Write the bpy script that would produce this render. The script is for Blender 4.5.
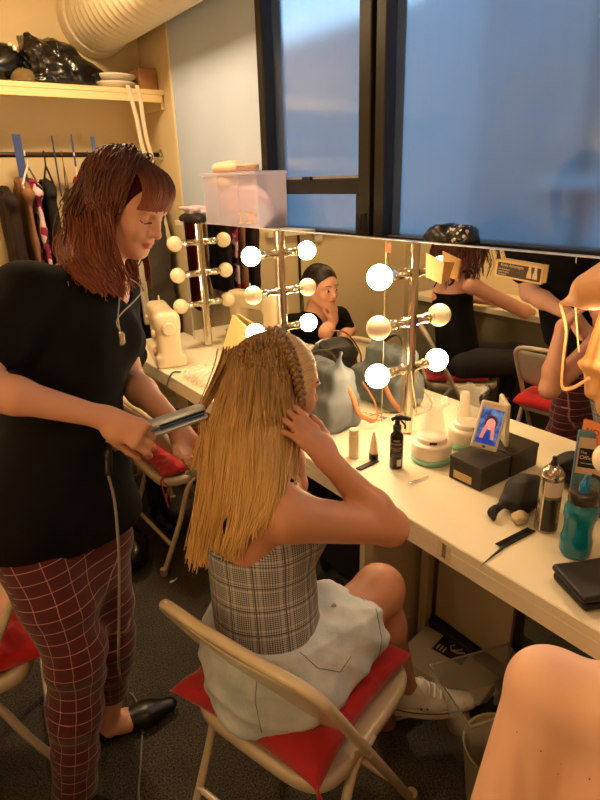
import bpy, math, random
import numpy as np
from mathutils import Vector, Matrix, noise as mnoise
for o in list(bpy.data.objects): bpy.data.objects.remove(o)
SC=bpy.context.scene; C=SC.collection
PI=math.pi
random.seed(7); RNG=np.random.default_rng(7)
# ---------------------------------------------------------------- camera, world, exposure
CAM_H=1.63; YAW,PIT,ROL=.6091,.3631,-.0293; FPX=577.0
def _basis():
    F=np.array([math.sin(YAW)*math.cos(PIT),math.cos(YAW)*math.cos(PIT),-math.sin(PIT)])
    R=np.array([math.cos(YAW),-math.sin(YAW),0.]); U=np.cross(R,F); c,s=math.cos(ROL),math.sin(ROL)
    return c*R+s*U,-s*R+c*U,F
CR,CU,CF=_basis(); CO=np.array([0,0,CAM_H])
cam=bpy.data.objects.new('camera',bpy.data.cameras.new('camera')); C.objects.link(cam)
cam.data.sensor_fit='VERTICAL'; cam.data.sensor_height=36.0; cam.data.lens=36.0*FPX/800.0
cam.data.clip_start=.02
cam.matrix_world=Matrix(((CR[0],CU[0],-CF[0],0),(CR[1],CU[1],-CF[1],0),(CR[2],CU[2],-CF[2],CAM_H),(0,0,0,1)))
SC.camera=cam
SC.view_settings.view_transform='Standard'; SC.view_settings.look='None'
SC.view_settings.gamma=1.0; SC.view_settings.use_curve_mapping=False
SC.view_settings.exposure=0.50
W=bpy.data.worlds.new('world'); SC.world=W; W.use_nodes=True
W.node_tree.nodes['Background'].inputs[0].default_value=(.27,.48,.68,1)
W.node_tree.nodes['Background'].inputs[1].default_value=2.5
BULB_COL=(1.0,.68,.37); BULB_W=42.0     # emission of a lit vanity globe
FILL_E=12.5  # emission of the added overhead fill lamps
# ---------------------------------------------------------------- points of the place
def ray(x,y): return CF+CR*(x-300)/FPX+CU*(400-y)/FPX
def onx(x,y,X): d=ray(x,y); return CO+d*X/d[0]
def ony(x,y,Y): d=ray(x,y); return CO+d*Y/d[1]
def onz(x,y,Z): d=ray(x,y); return CO+d*(Z-CAM_H)/d[2]
def at(x,y,D): return CO+ray(x,y)*D
A=lambda *v: np.array(v,float)
def nrm(v): v=np.asarray(v,float); return v/np.linalg.norm(v)
# ---------------------------------------------------------------- materials
def lin(c): return tuple(((v/255)/12.92 if v/255<=.04045 else ((v/255+.055)/1.055)**2.4) for v in c)
class NT:
    def __init__(s,m): s.m=m; s.t=m.node_tree; s.n=s.t.nodes; s.b=s.n['Principled BSDF']
    def add(s,typ,**kw):
        n=s.n.new(typ)
        for k,v in kw.items(): setattr(n,k,v)
        return n
    def link(s,a,b): s.t.links.new(a,b)
    def math(s,op,a,b=None,c=None):
        n=s.add('ShaderNodeMath',operation=op)
        for i,v in enumerate((a,b,c)):
            if v is None: continue
            if isinstance(v,(int,float)): n.inputs[i].default_value=v
            else: s.link(v,n.inputs[i])
        return n.outputs[0]
    def mix(s,f,a,b):
        n=s.add('ShaderNodeMix',data_type='RGBA')
        for i,v in ((0,f),(6,a),(7,b)):
            if isinstance(v,(int,float)): n.inputs[i].default_value=v
            elif isinstance(v,tuple): n.inputs[i].default_value=(*v[:3],1)
            else: s.link(v,n.inputs[i])
        return n.outputs[2]
    def co(s,kind='Object'): return s.add('ShaderNodeTexCoord').outputs[kind]
    def noise(s,scale,det=3,vec=None,rough=.55):
        n=s.add('ShaderNodeTexNoise'); n.inputs['Scale'].default_value=scale; n.inputs['Detail'].default_value=det; n.inputs['Roughness'].default_value=rough
        s.link(vec if vec is not None else s.co(),n.inputs['Vector']); return n.outputs['Fac']
    def map(s,v,scale=(1,1,1),rot=(0,0,0)):
        n=s.add('ShaderNodeMapping'); n.inputs['Scale'].default_value=scale; n.inputs['Rotation'].default_value=rot; s.link(v,n.inputs[0]); return n.outputs[0]
    def bump(s,h,dist=.002,strength=.5):
        n=s.add('ShaderNodeBump'); n.inputs['Distance'].default_value=dist; n.inputs['Strength'].default_value=strength; s.link(h,n.inputs['Height']); s.link(n.outputs[0],s.b.inputs['Normal'])
    def ramp(s,f,a,b):
        n=s.add('ShaderNodeMapRange'); n.inputs[1].default_value=a; n.inputs[2].default_value=b; s.link(f,n.inputs[0]); return n.outputs[0]
def mat(name,rgb,rough=.5,metal=0,var=.0,vs=8,bump=0,bs=60,spec=None,trans=0,alpha=None,emit=None,es=0,sss=0,coat=0,ior=None,sheen=0,var2=None):
    m=bpy.data.materials.new(name); m.use_nodes=True; t=NT(m); b=t.b; c=lin(rgb)
    b.inputs['Base Color'].default_value=(*c,1); b.inputs['Roughness'].default_value=rough; b.inputs['Metallic'].default_value=metal
    if spec is not None: b.inputs['Specular IOR Level'].default_value=spec
    if trans: b.inputs['Transmission Weight'].default_value=trans
    if alpha is not None: b.inputs['Alpha'].default_value=alpha
    if ior: b.inputs['IOR'].default_value=ior
    if coat: b.inputs['Coat Weight'].default_value=coat
    if sheen: b.inputs['Sheen Weight'].default_value=sheen
    if sss: b.inputs['Subsurface Weight'].default_value=sss; b.inputs['Subsurface Radius'].default_value=(.012,.005,.003); b.inputs['Subsurface Scale'].default_value=1
    if emit: b.inputs['Emission Color'].default_value=(*emit,1); b.inputs['Emission Strength'].default_value=es
    if var or var2:
        f=t.ramp(t.noise(vs,4),.3,.7)
        lo=lin(var2) if var2 else tuple(v*(1-var) for v in c)
        t.link(t.mix(f,lo,c),b.inputs['Base Color'])
    if bump: t.bump(t.noise(bs,3),bump,.6)
    return m
# ---------------------------------------------------------------- mesh kit
def raw_mesh(name,v,f,smooth=True):
    me=bpy.data.meshes.new(name); me.from_pydata([tuple(map(float,p)) for p in v],[],[tuple(int(i) for i in q) for q in f]); me.update()
    if smooth: me.polygons.foreach_set('use_smooth',[True]*len(me.polygons))
    return me
def quad_mesh(name,v,q,smooth=True):
    v=np.asarray(v,np.float32); q=np.asarray(q,np.int32); me=bpy.data.meshes.new(name); n=len(q)
    me.vertices.add(len(v)); me.vertices.foreach_set('co',v.ravel())
    me.loops.add(n*4); me.loops.foreach_set('vertex_index',q.ravel())
    me.polygons.add(n); me.polygons.foreach_set('loop_start',np.arange(n,dtype=np.int32)*4); me.polygons.foreach_set('loop_total',np.full(n,4,np.int32))
    me.polygons.foreach_set('use_smooth',np.full(n,smooth)); me.update(calc_edges=True); me.validate(); return me
def link(name,me,m,parent=None):
    o=bpy.data.objects.new(name,me); C.objects.link(o)
    for x in (m if isinstance(m,(list,tuple)) else [m]): me.materials.append(x)
    if parent: o.parent=parent; o.matrix_parent_inverse=Matrix.Identity(4)
    return o
class MB:
    """collects shapes into one mesh; optional frame (origin, axes)"""
    def __init__(s,fr=None): s.v=[]; s.f=[]; s.mi=[]; s.fr=fr; s.cur=0
    def T(s,p):
        p=np.asarray(p,float)
        return p if s.fr is None else s.fr[0]+p@s.fr[1]
    def add(s,v,f):
        b=len(s.v); s.v+= [s.T(p) for p in v]; s.f+=[tuple(b+i for i in q) for q in f]; s.mi+=[s.cur]*len(f); return s
    def box(s,lo,hi,bev=0.0,M=None):
        lo=A(*lo);hi=A(*hi); c=(lo+hi)/2; e=(hi-lo)/2; b=min(bev,.49*2*min(e))
        if b<=0:
            V=[A(x,y,z)*e+c for x in(-1,1) for y in(-1,1) for z in(-1,1)]
            F=[(0,1,3,2),(4,6,7,5),(0,4,5,1),(2,3,7,6),(0,2,6,4),(1,5,7,3)]
        else:
            V=[];idx={}
            for x in(-1,1):
                for y in(-1,1):
                    for z in(-1,1):
                        for ax in range(3):
                            q=A(x,y,z)*(e-b); q[ax]=(x,y,z)[ax]*e[ax]; idx[(x,y,z,ax)]=len(V); V.append(q+c)
            F=[]
            for ax in range(3):
                a1,a2=[a for a in range(3) if a!=ax]
                for sg in(-1,1):
                    r=[]
                    for (p,q) in((-1,-1),(1,-1),(1,1),(-1,1)):
                        k=[0,0,0];k[ax]=sg;k[a1]=p;k[a2]=q; r.append(idx[(*k,ax)])
                    F.append(tuple(r))
            for ax in range(3):
                a1,a2=[a for a in range(3) if a!=ax]
                for p in(-1,1):
                    for q in(-1,1):
                        k0=[0,0,0];k1=[0,0,0];k0[a1]=k1[a1]=p;k0[a2]=k1[a2]=q;k0[ax]=-1;k1[ax]=1
                        F.append((idx[(*k0,a1)],idx[(*k0,a2)],idx[(*k1,a2)],idx[(*k1,a1)]))
            for x in(-1,1):
                for y in(-1,1):
                    for z in(-1,1): F.append(tuple(idx[(x,y,z,a)] for a in range(3)))
        if M is not None: V=[(M[0]+ (p)@M[1]) for p in V]
        return s.add(V,F)
    def tube(s,pts,r,n=10,cap=True,closed=False,flat=None):
        P=[A(*p) for p in pts]; m=len(P); rr=r if hasattr(r,'__len__') else [r]*m
        V=[];F=[]; nprev=None
        for i,p in enumerate(P):
            if closed: t=nrm(P[(i+1)%m]-P[i-1])
            else: t=nrm(P[min(i+1,m-1)]-P[max(i-1,0)])
            if nprev is None:
                a=A(0,0,1) if abs(t[2])<.9 else A(1,0,0); nv=nrm(np.cross(t,a))
            else: nv=nrm(nprev-t*(nprev@t))
            nprev=nv; bv=np.cross(t,nv)
            fa,fb=flat if flat else (1,1)
            for k in range(n):
                an=2*PI*k/n; V.append(p+rr[i]*(math.cos(an)*nv*fa+math.sin(an)*bv*fb))
        for i in range(m if closed else m-1):
            j=(i+1)%m
            for k in range(n): F.append((i*n+k,i*n+(k+1)%n,j*n+(k+1)%n,j*n+k))
        if cap and not closed: F.append(tuple(range(n))[::-1]); F.append(tuple((m-1)*n+k for k in range(n)))
        return s.add(V,F)
    def lathe(s,prof,n=32,c=(0,0,0),ax=None,cap=True):
        """prof [(r,z)] about axis ax through c"""
        c=A(*c); z=nrm(ax) if ax is not None else A(0,0,1); a=A(1,0,0) if abs(z[0])<.9 else A(0,1,0); x=nrm(a-z*(a@z)); y=np.cross(z,x)
        V=[];F=[]
        for (r,h) in prof:
            for k in range(n): an=2*PI*k/n; V.append(c+z*h+r*(math.cos(an)*x+math.sin(an)*y))
        for i in range(len(prof)-1):
            for k in range(n): F.append((i*n+k,i*n+(k+1)%n,(i+1)*n+(k+1)%n,(i+1)*n+k))
        if cap: F.append(tuple(range(n))[::-1]); F.append(tuple((len(prof)-1)*n+k for k in range(n)))
        return s.add(V,F)
    def prism(s,poly,d,o=(0,0,0),u=(1,0,0),w=(0,1,0)):
        """poly in plane (u,w) at o, extruded along vector d"""
        o=A(*o);u=A(*u);w=A(*w);d=A(*d); n=len(poly)
        V=[o+u*a+w*b for a,b in poly]; V+= [p+d for p in V]
        F=[tuple(range(n))[::-1],tuple(range(n,2*n))]+[(i,(i+1)%n,n+(i+1)%n,n+i) for i in range(n)]
        return s.add(V,F)
    def grid(s,fn,nu,nv,th=None):
        """fn(u,v)->point, u,v in 0..1"""
        V=[fn(i/nu,j/nv) for i in range(nu+1) for j in range(nv+1)]; m=nv+1
        F=[(i*m+j,(i+1)*m+j,(i+1)*m+j+1,i*m+j+1) for i in range(nu) for j in range(nv)]
        return s.add(V,F)
    def obj(s,name,m,parent=None,smooth=True,solid=0,sub=0,auto=40):
        me=raw_mesh(name,s.v,s.f,smooth)
        o=link(name,me,m,parent)
        if any(s.mi): me.polygons.foreach_set('material_index',s.mi)
        import bmesh
        bm=bmesh.new(); bm.from_mesh(me); bmesh.ops.recalc_face_normals(bm,faces=bm.faces)
        if auto and smooth:
            for e in bm.edges:
                if len(e.link_faces)==2 and e.calc_face_angle(0)>math.radians(auto): e.smooth=False
        bm.to_mesh(me); bm.free()
        if solid:
            md=o.modifiers.new('s','SOLIDIFY'); md.thickness=solid; md.offset=0
        if sub: md=o.modifiers.new('u','SUBSURF'); md.levels=sub; md.render_levels=sub
        return o
def tag(o,label=None,cat=None,group=None,kind=None):
    if label: o['label']=label
    if cat: o['category']=cat
    if group: o['group']=group
    if kind: o['kind']=kind
    return o
def thing(name,label,cat,loc=(0,0,0),group=None,rz=0):
    o=bpy.data.objects.new(name,None); o.empty_display_size=.05; C.objects.link(o); o.location=tuple(map(float,loc)); o.rotation_euler=(0,0,rz)
    return tag(o,label,cat,group)
def local(o,ch):
    """parent ch (built in world coordinates) under Empty o keeping its place"""
    ch.parent=o; ch.matrix_parent_inverse=(Matrix.Translation(o.location)@Matrix.Rotation(o.rotation_euler.z,4,'Z')).inverted(); return ch
def struct(o): o['kind']='structure'; return o
def copy_thing(o,parent=None):
    c=o.copy(); C.objects.link(c)
    if parent: c.parent=parent
    for ch in list(o.children): copy_thing(ch,c)
    return c
def frame(o,xdir,zdir=(0,0,1)):
    z=nrm(zdir); x=A(*xdir); x=nrm(x-z*(x@z)); y=np.cross(z,x); return (A(*o),np.array([x,y,z]))
def curve_pts(pts,n=12):
    """Catmull-Rom through pts"""
    P=[A(*p) for p in pts]; P=[2*P[0]-P[1]]+P+[2*P[-1]-P[-2]]; out=[]
    for i in range(1,len(P)-2):
        for k in range(n):
            t=k/n; a,b,c,d=P[i-1:i+3]
            out.append(.5*((2*b)+(c-a)*t+(2*a-5*b+4*c-d)*t*t+(3*b-a-3*c+d)*t**3))
    out.append(P[-2]); return out
def text_obj(name,txt,size,m,pos,right,up,parent=None,align='CENTER',ext=.0002):
    cu=bpy.data.curves.new(name,'FONT'); cu.body=txt; cu.size=size; cu.align_x=align; cu.align_y='CENTER'; cu.extrude=ext
    o=bpy.data.objects.new(name,cu); C.objects.link(o)
    dg=bpy.context.evaluated_depsgraph_get(); me=bpy.data.meshes.new_from_object(o.evaluated_get(dg)); bpy.data.objects.remove(o)
    r=nrm(right); u=A(*up); u=nrm(u-r*(u@r)); n=np.cross(r,u)
    Mx=Matrix(((r[0],u[0],n[0],pos[0]),(r[1],u[1],n[1],pos[1]),(r[2],u[2],n[2],pos[2]),(0,0,0,1))); me.transform(Mx)
    o=link(name,me,m)
    if parent is not None: local(parent,o) if parent.type=='EMPTY' else setattr(o,'parent',parent)
    return o
# ---------------------------------------------------------------- signed-distance sculpting kit
class Sculpt:
    def __init__(s): s.p=[]
    def cone(s,a,b,ra,rb=None,k=.02,flat=None,op='add'):
        rb=ra if rb is None else rb; a=A(*a);b=A(*b); R=max(ra,rb)
        if flat is not None: R=R*max(1,flat[1])
        def fn(P):
            ab=b-a; L=ab@ab; t=np.clip(((P-a)@ab)/max(L,1e-9),0,1)
            q=P-(a+t[...,None]*ab); r=ra+(rb-ra)*t
            if flat is not None:
                n=nrm(flat[0]); w=q@n; q=q+n*(w*(1/flat[1]-1))[...,None]
                return (np.linalg.norm(q,axis=-1)-r)*min(1,flat[1])
            return np.linalg.norm(q,axis=-1)-r
        s.p.append((fn,np.minimum(a,b)-R,np.maximum(a,b)+R,k,op)); return s
    def ell(s,c,r,rot=None,k=.02,op='add'):
        c=A(*c); r=A(*r); R=max(r)
        def fn(P):
            q=P-c
            if rot is not None: q=q@np.asarray(rot).T
            k0=np.linalg.norm(q/r,axis=-1); k1=np.linalg.norm(q/(r*r),axis=-1)
            return k0*(k0-1)/np.maximum(k1,1e-6)
        s.p.append((fn,c-R,c+R,k,op)); return s
    def box(s,c,e,rot=None,rad=.01,k=.01,op='add'):
        c=A(*c); e=A(*e)-rad; R=np.linalg.norm(e)+rad
        def fn(P):
            q=P-c
            if rot is not None: q=q@np.asarray(rot).T
            d=np.abs(q)-e
            return np.linalg.norm(np.maximum(d,0),axis=-1)+np.minimum(d.max(-1),0)-rad
        s.p.append((fn,c-R,c+R,k,op)); return s
    def clip(s,pt,n,k=.0):   # keep the side opposite to n
        pt=A(*pt); n=nrm(n)
        s.p.append((lambda P:(P-pt)@n,None,None,k,'clip')); return s
    def disp(s,fn): s.p.append((fn,None,None,0,'disp')); return s
    def build(s,name,m,parent=None,h=.005,mats_fn=None,uv_fn=None,smooth_it=1):
        adds=[q for q in s.p if q[4]=='add']
        lo=np.min([q[1] for q in adds],0)-.02; hi=np.max([q[2] for q in adds],0)+.02
        n=np.ceil((hi-lo)/h).astype(int)+1
        D=np.full(n,.2,np.float32)
        ax=[(lo[i]+h*np.arange(n[i])).astype(np.float32) for i in range(3)]
        for fn,a,b,k,op in s.p:
            if a is None: i0=np.zeros(3,int); i1=n
            else:
                pad=max(k,.012)+2*h
                i0=np.clip(np.floor((a-pad-lo)/h).astype(int),0,n); i1=np.clip(np.ceil((b+pad-lo)/h).astype(int)+1,0,n)
            if np.any(i1<=i0): continue
            sl=tuple(slice(i0[i],i1[i]) for i in range(3))
            if op=='disp':
                msk=np.abs(D)<.03; idx=np.argwhere(msk); P=np.stack([ax[i][idx[:,i]] for i in range(3)],-1); D[msk]+=fn(P).astype(np.float32); continue
            # in slabs to save memory
            for x0 in range(i0[0],i1[0],64):
                x1=min(x0+64,i1[0]); sb=(slice(x0,x1),sl[1],sl[2])
                P=np.stack(np.meshgrid(ax[0][sb[0]],ax[1][sb[1]],ax[2][sb[2]],indexing='ij'),-1)
                d=fn(P).astype(np.float32); o=D[sb]
                if op=='add':
                    if k>0: hh=np.maximum(k-np.abs(o-d),0)/k; D[sb]=np.minimum(o,d)-hh*hh*k*.25
                    else: D[sb]=np.minimum(o,d)
                else:
                    if op=='sub': d=-d
                    if k>0: hh=np.maximum(k-np.abs(o-d),0)/k; D[sb]=np.maximum(o,d)+hh*hh*k*.25
                    else: D[sb]=np.maximum(o,d)
        v,q=nets(D,lo,h)
        for _ in range(smooth_it): v=relax(v,q)
        me=quad_mesh(name,v,q); 
        o=link(name,me,m)
        if parent is not None: local(parent,o) if parent.type=='EMPTY' else setattr(o,'parent',parent)
        if mats_fn is not None:
            fc=v[q].mean(1); me.polygons.foreach_set('material_index',np.asarray(mats_fn(fc),np.int32))
        if uv_fn is not None:
            uv=uv_fn(v,q); l=me.uv_layers.new(name='UVMap'); l.data.foreach_set('uv',uv.astype(np.float32).ravel())
        return o
def relax(v,q,f=.5):
    s=np.zeros_like(v); c=np.zeros(len(v))
    for a,b in ((0,1),(1,2),(2,3),(3,0)):
        np.add.at(s,q[:,a],v[q[:,b]]); np.add.at(s,q[:,b],v[q[:,a]]); np.add.at(c,q[:,a],1); np.add.at(c,q[:,b],1)
    return v*(1-f)+f*s/np.maximum(c,1)[:,None]
def nets(D,lo,h):
    S=D<0; nx,ny,nz=D.shape
    cnt=np.zeros((nx-1,ny-1,nz-1),np.int8)
    offs=[(i,j,k) for i in(0,1) for j in(0,1) for k in(0,1)]
    for i,j,k in offs: cnt+=S[i:nx-1+i,j:ny-1+j,k:nz-1+k]
    act=(cnt>0)&(cnt<8); idx=np.argwhere(act); m=len(idx)
    ids=np.full(act.shape,-1,np.int32); ids[act]=np.arange(m)
    acc=np.zeros((m,3)); num=np.zeros(m)
    for a in offs:
        for ax in range(3):
            if a[ax]: continue
            b=list(a); b[ax]=1
            da=D[idx[:,0]+a[0],idx[:,1]+a[1],idx[:,2]+a[2]]; db=D[idx[:,0]+b[0],idx[:,1]+b[1],idx[:,2]+b[2]]
            c=(da<0)!=(db<0); t=np.where(c,da/np.where(c,da-db,1),0)
            p=np.tile(A(*a),(m,1)); p[:,ax]+=t
            acc+=p*c[:,None]; num+=c
    v=lo+h*(idx+acc/num[:,None]); Q=[]
    for ax in range(3):
        sl0=[slice(None)]*3; sl1=[slice(None)]*3; sl0[ax]=slice(0,-1); sl1[ax]=slice(1,None)
        s0=S[tuple(sl0)]; s1=S[tuple(sl1)]; e=np.argwhere(s0!=s1)
        o1,o2=[a for a in range(3) if a!=ax]
        e=e[(e[:,o1]>0)&(e[:,o2]>0)&(e[:,o1]<D.shape[o1]-1)&(e[:,o2]<D.shape[o2]-1)]
        def g(d1,d2):
            w=e.copy(); w[:,o1]-=d1; w[:,o2]-=d2; return ids[w[:,0],w[:,1],w[:,2]]
        q=np.stack([g(1,1),g(0,1),g(0,0),g(1,0)],1)
        ins=s0[e[:,0],e[:,1],e[:,2]]
        if ax==1: ins=~ins
        q=np.where(ins[:,None],q,q[:,::-1]); Q.append(q)
    return v,np.concatenate(Q)
def folds(amp,sc,seed=0,dirv=None,st=3.0):
    """cloth wrinkle displacement; dirv = direction along which wrinkles run"""
    r=np.random.default_rng(seed); K=r.normal(size=(6,3)); ph=r.uniform(0,6.28,6)
    d=nrm(dirv) if dirv is not None else None
    if d is not None: K=K-(K@d)[:,None]*d*(1-1/st)
    K=K/np.linalg.norm(K,axis=1)[:,None]*sc*r.uniform(.6,1.5,6)[:,None]
    def fn(P):
        w=sum(np.sin(P@K[i]+ph[i]+1.3*np.sin(P@K[i-1]*.7+ph[i-2])) for i in range(6))/3.0
        return amp*w
    return fn
def tube_uv(bones,nl,vl):
    """uv around/along a chain of bones: nl lines round, vl metres per line"""
    segs=[]; c=0
    pts_=curve_pts([b_[0] for b_ in bones]+[bones[-1][1]],7); bones=[(pts_[i],pts_[i+1],bones[0][2]) for i in range(len(pts_)-1)]
    for a,b,ref in bones:
        a=A(*a);b=A(*b); L=np.linalg.norm(b-a); t=(b-a)/L; x=nrm(A(*ref)-t*(A(*ref)@t)); segs.append((a,t,L,x,np.cross(t,x),c)); c+=L
    def fn(v,q):
        best=np.full(len(v),9.); U=np.zeros(len(v)); V=np.zeros(len(v))
        for a,t,L,x,y,c0 in segs:
            w=v-a; s=w@t; sc=np.clip(s,0,L); d=np.linalg.norm(w-sc[:,None]*t,axis=1)
            u=np.arctan2(w@y,w@x)/(2*PI); m=d<best; best[m]=d[m]; U[m]=u[m]; V[m]=(c0+s)[m]
        uq=U[q]; mx=uq.max(1,keepdims=True); uq=np.where((mx-uq)>.5,uq+1,uq)
        return np.stack([uq*nl,V[q]/vl],-1)
    return fn
def crumple(amp,sc,seed=0):
    r=np.random.default_rng(seed); K=nrm_rows(r.normal(size=(5,3)))*sc*r.uniform(.6,1.7,5)[:,None]; ph=r.uniform(0,6.28,5)
    return lambda P: amp*(sum(np.abs(np.sin(P@K[i]+ph[i]+1.1*np.sin(P@K[i-1]*.6+ph[i-2]))) for i in range(5))/2.5-1.1)
def nrm_rows(a): return a/np.linalg.norm(a,axis=1)[:,None]
# strands of hair: integrate points pulled by gravity and pushed out of ellipsoids
def grow(roots,dirs,nstep,step,grav,cols,stiff=.0,length=None,wave=(0,0),clump=None,seed=1,target=None):
    r=np.random.default_rng(seed); p=roots.copy(); d=dirs.copy(); out=[p.copy()]; N=len(p)
    L=length if length is not None else np.full(N,nstep*step)
    for i in range(nstep):
        g=A(0,0,-1)*grav
        d=d+g; d/=np.linalg.norm(d,axis=1)[:,None]
        p=p+d*(L/nstep)[:,None]
        for c,rr in cols:
            q=(p-c)/rr; l=np.linalg.norm(q,axis=1); m=l<1
            if m.any():
                nw=c+(q[m]/l[m][:,None])*rr; d[m]=.35*d[m]+.65*(nw-out[-1][m])/np.maximum(np.linalg.norm(nw-out[-1][m],axis=1),1e-6)[:,None]; p[m]=nw
        out.append(p.copy())
    P=np.stack(out,1)
    return P
def strands(name,P,r0,r1,m,parent,col=None,sides=4,seed=0):
    """P (N,K,3) polylines -> one mesh of thin tapering tubes, per strand tone in attribute"""
    N,K,_=P.shape; T=np.gradient(P,axis=1); T/=np.maximum(np.linalg.norm(T,axis=2,keepdims=True),1e-9)
    r=np.random.default_rng(seed); a=r.normal(size=(N,1,3)); X=a-T*(a*T).sum(2,keepdims=True); X/=np.maximum(np.linalg.norm(X,axis=2,keepdims=True),1e-9); Y=np.cross(T,X)
    t=np.linspace(0,1,K)[None,:,None]; rad=r0+(r1-r0)*t**1.5
    if hasattr(rad,'shape') and rad.shape[0]==1: rad=np.repeat(rad,N,0)
    V=[]
    for s_ in range(sides):
        an=2*PI*s_/sides; V.append(P+rad*(math.cos(an)*X+math.sin(an)*Y))
    V=np.stack(V,2).reshape(-1,3)
    i=np.arange(N)[:,None,None]*(K*sides); k=np.arange(K-1)[None,:,None]*sides; s_=np.arange(sides)[None,None,:]; s2=(s_+1)%sides
    q=np.stack([i+k+s_,i+k+s2,i+k+sides+s2,i+k+sides+s_],-1).reshape(-1,4)
    me=quad_mesh(name,V,q); o=link(name,me,m)
    if parent is not None: local(parent,o) if parent.type=='EMPTY' else setattr(o,'parent',parent)
    tone=r.uniform(0,1,N) if col is None else col
    at_=me.attributes.new('tone','FLOAT','POINT'); at_.data.foreach_set('value',np.repeat(tone,K*sides).astype(np.float32))
    along=np.broadcast_to(np.linspace(0,1,K)[None,:,None],(N,K,sides)).ravel(); a2=me.attributes.new('along','FLOAT','POINT'); a2.data.foreach_set('value',along.astype(np.float32))
    return o
def hair_mat(name,dark,light,tip=None,rough=.35):
    m=bpy.data.materials.new(name); m.use_nodes=True; t=NT(m)
    n=t.add('ShaderNodeAttribute',attribute_name='tone'); a=t.add('ShaderNodeAttribute',attribute_name='along')
    c=t.mix(n.outputs['Fac'],lin(dark),lin(light))
    if tip: c=t.mix(t.math('MULTIPLY',a.outputs['Fac'],.75),c,lin(tip))
    t.link(c,t.b.inputs['Base Color']); t.b.inputs['Roughness'].default_value=rough; t.b.inputs['Specular IOR Level'].default_value=.5
    t.b.inputs['Anisotropic'].default_value=.4
    return m
# ================================================================= THE SETTING
MX=1.425; CT=.753; CFX=1.02; WX=1.56; YB=4.0; YN=-1.3; XL=-.98; ZC=2.80
m_wall=mat('painted_wall',(232,212,170),.75,var=.07,vs=3,bump=.001,bs=40)
m_wallb=mat('pale_wall',(188,205,232),.75,var=.06,vs=3,bump=.001,bs=40)
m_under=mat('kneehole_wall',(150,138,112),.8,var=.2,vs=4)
m_carpet=bpy.data.materials.new('carpet'); m_carpet.use_nodes=True; t=NT(m_carpet)
n1=t.noise(190,2); n2=t.noise(9,3); c=t.mix(t.ramp(n1,.36,.64),lin((20,18,15)),lin((92,82,68))); c=t.mix(t.math('MULTIPLY',t.ramp(n2,.35,.7),.35),c,lin((28,30,32)))
t.link(c,t.b.inputs['Base Color']); t.b.inputs['Roughness'].default_value=.95; t.bump(n1,.006,.8)
m_white=mat('white_paint',(235,225,200),.45,var=.06,vs=6)
m_cream=mat('cream_enamel',(208,192,164),.28,var=.05,vs=9,spec=.6)
m_trim=mat('white_trim',(230,222,205),.5)
m_frame=mat('dark_window_frame',(26,23,22),.4,var=.3,vs=20)
m_mirror=mat('mirror_silver',(238,238,232),.0,1.0)
m_mirror.node_tree.nodes['Principled BSDF'].inputs['Roughness'].default_value=.0
m_chrome=mat('chrome',(225,222,215),.14,1.0)
m_black=mat('black_plastic',(14,13,13),.4)
m_cord=mat('dark_cord',(18,17,16),.5)
m_greyc=mat('grey_cord',(120,112,100),.5)
m_skin=mat('skin_fair',(226,164,132),.5,sss=.12,var=.05,vs=14,spec=.4)
m_lightwood=mat('pale_laminate',(236,214,160),.4)
def wall(name,lo,hi,m): return struct(MB().box(lo,hi).obj(name,m))
wall('floor',(XL-.1,YN-.1,-.06),(1.75,YB+.1,0),m_carpet)
wall('ceiling',(XL-.1,YN-.1,ZC),(1.75,YB+.1,ZC+.08),m_wall)
wall('wall_far',(XL-.1,YB,0),(1.75,YB+.08,ZC),m_wall)
wall('wall_near',(XL-.1,YN-.08,0),(1.75,YN,ZC),m_wall)
wall('wall_left',(XL-.08,YN,0),(XL,YB,ZC),m_wall)
wall('wall_alcove',(1.62,3.40,0),(1.70,YB,ZC),m_wall)
mw=MB(); mw.box((WX,YN,0),(1.70,3.42,1.385)); mw.box((WX,2.49,1.385),(1.70,3.42,ZC)); mw.box((WX,YN,2.62),(1.70,2.49,ZC)); mw.box((WX,YN,1.385),(1.70,-.9,2.62))
struct(mw.obj('wall_window',m_wallb,smooth=False))
struct(MB().box((1.553,3.405,0),(1.625,3.425,ZC)).obj('trim_1',m_wall))
struct(MB().box((XL,YB-.015,0),(1.62,YB,.1)).obj('baseboard_far',m_trim))
# window: dark frame, hopper sash, wet glass
wy0,wy1,wz0,wz1=-.9,2.49,1.385,2.62
fr=MB()
fr.box((1.555,wy1-.05,wz0),(1.66,wy1,wz1),.004); fr.box((1.555,wy0,wz0),(1.66,wy0+.05,wz1),.004)
fr.box((1.555,wy0,wz1-.05),(1.66,wy1,wz1),.004); fr.box((1.575,wy0,wz0),(1.66,wy1,wz0+.045),.004)
fr.box((1.56,1.665,wz0),(1.66,1.715,wz1),.004); fr.box((1.555,1.735,wz0),(1.66,1.80,wz1),.004); fr.box((1.58,1.715,wz0),(1.66,1.735,wz1))
fr.box((1.56,1.80,1.575),(1.66,2.44,1.635),.004)
fr.box((1.57,1.80,wz0),(1.60,1.83,1.575),.003)
win=struct(fr.obj('window_1',m_frame,smooth=False))
sl=MB().box((1.566,1.802,1.636),(1.58,2.43,1.645)); sl.box((1.556,2.445,1.42),(1.562,2.452,2.62)); o=sl.obj('sash_strip',mat('aluminium_strip',(170,165,158),.4,.6),win)
lt=MB(); lt.box((1.548,2.10,1.628),(1.565,2.16,1.645),.003); lt.tube([(1.553,1.752,1.50),(1.54,1.76,1.50),(1.54,1.765,1.47),(1.545,1.775,1.44)],.006); lt.obj('window_latch',m_frame,win)
mg=bpy.data.materials.new('wet_glass'); mg.use_nodes=True; t=NT(mg)
t.b.inputs['Base Color'].default_value=(.62,.72,.82,1); t.b.inputs['Roughness'].default_value=.04; 
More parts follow.
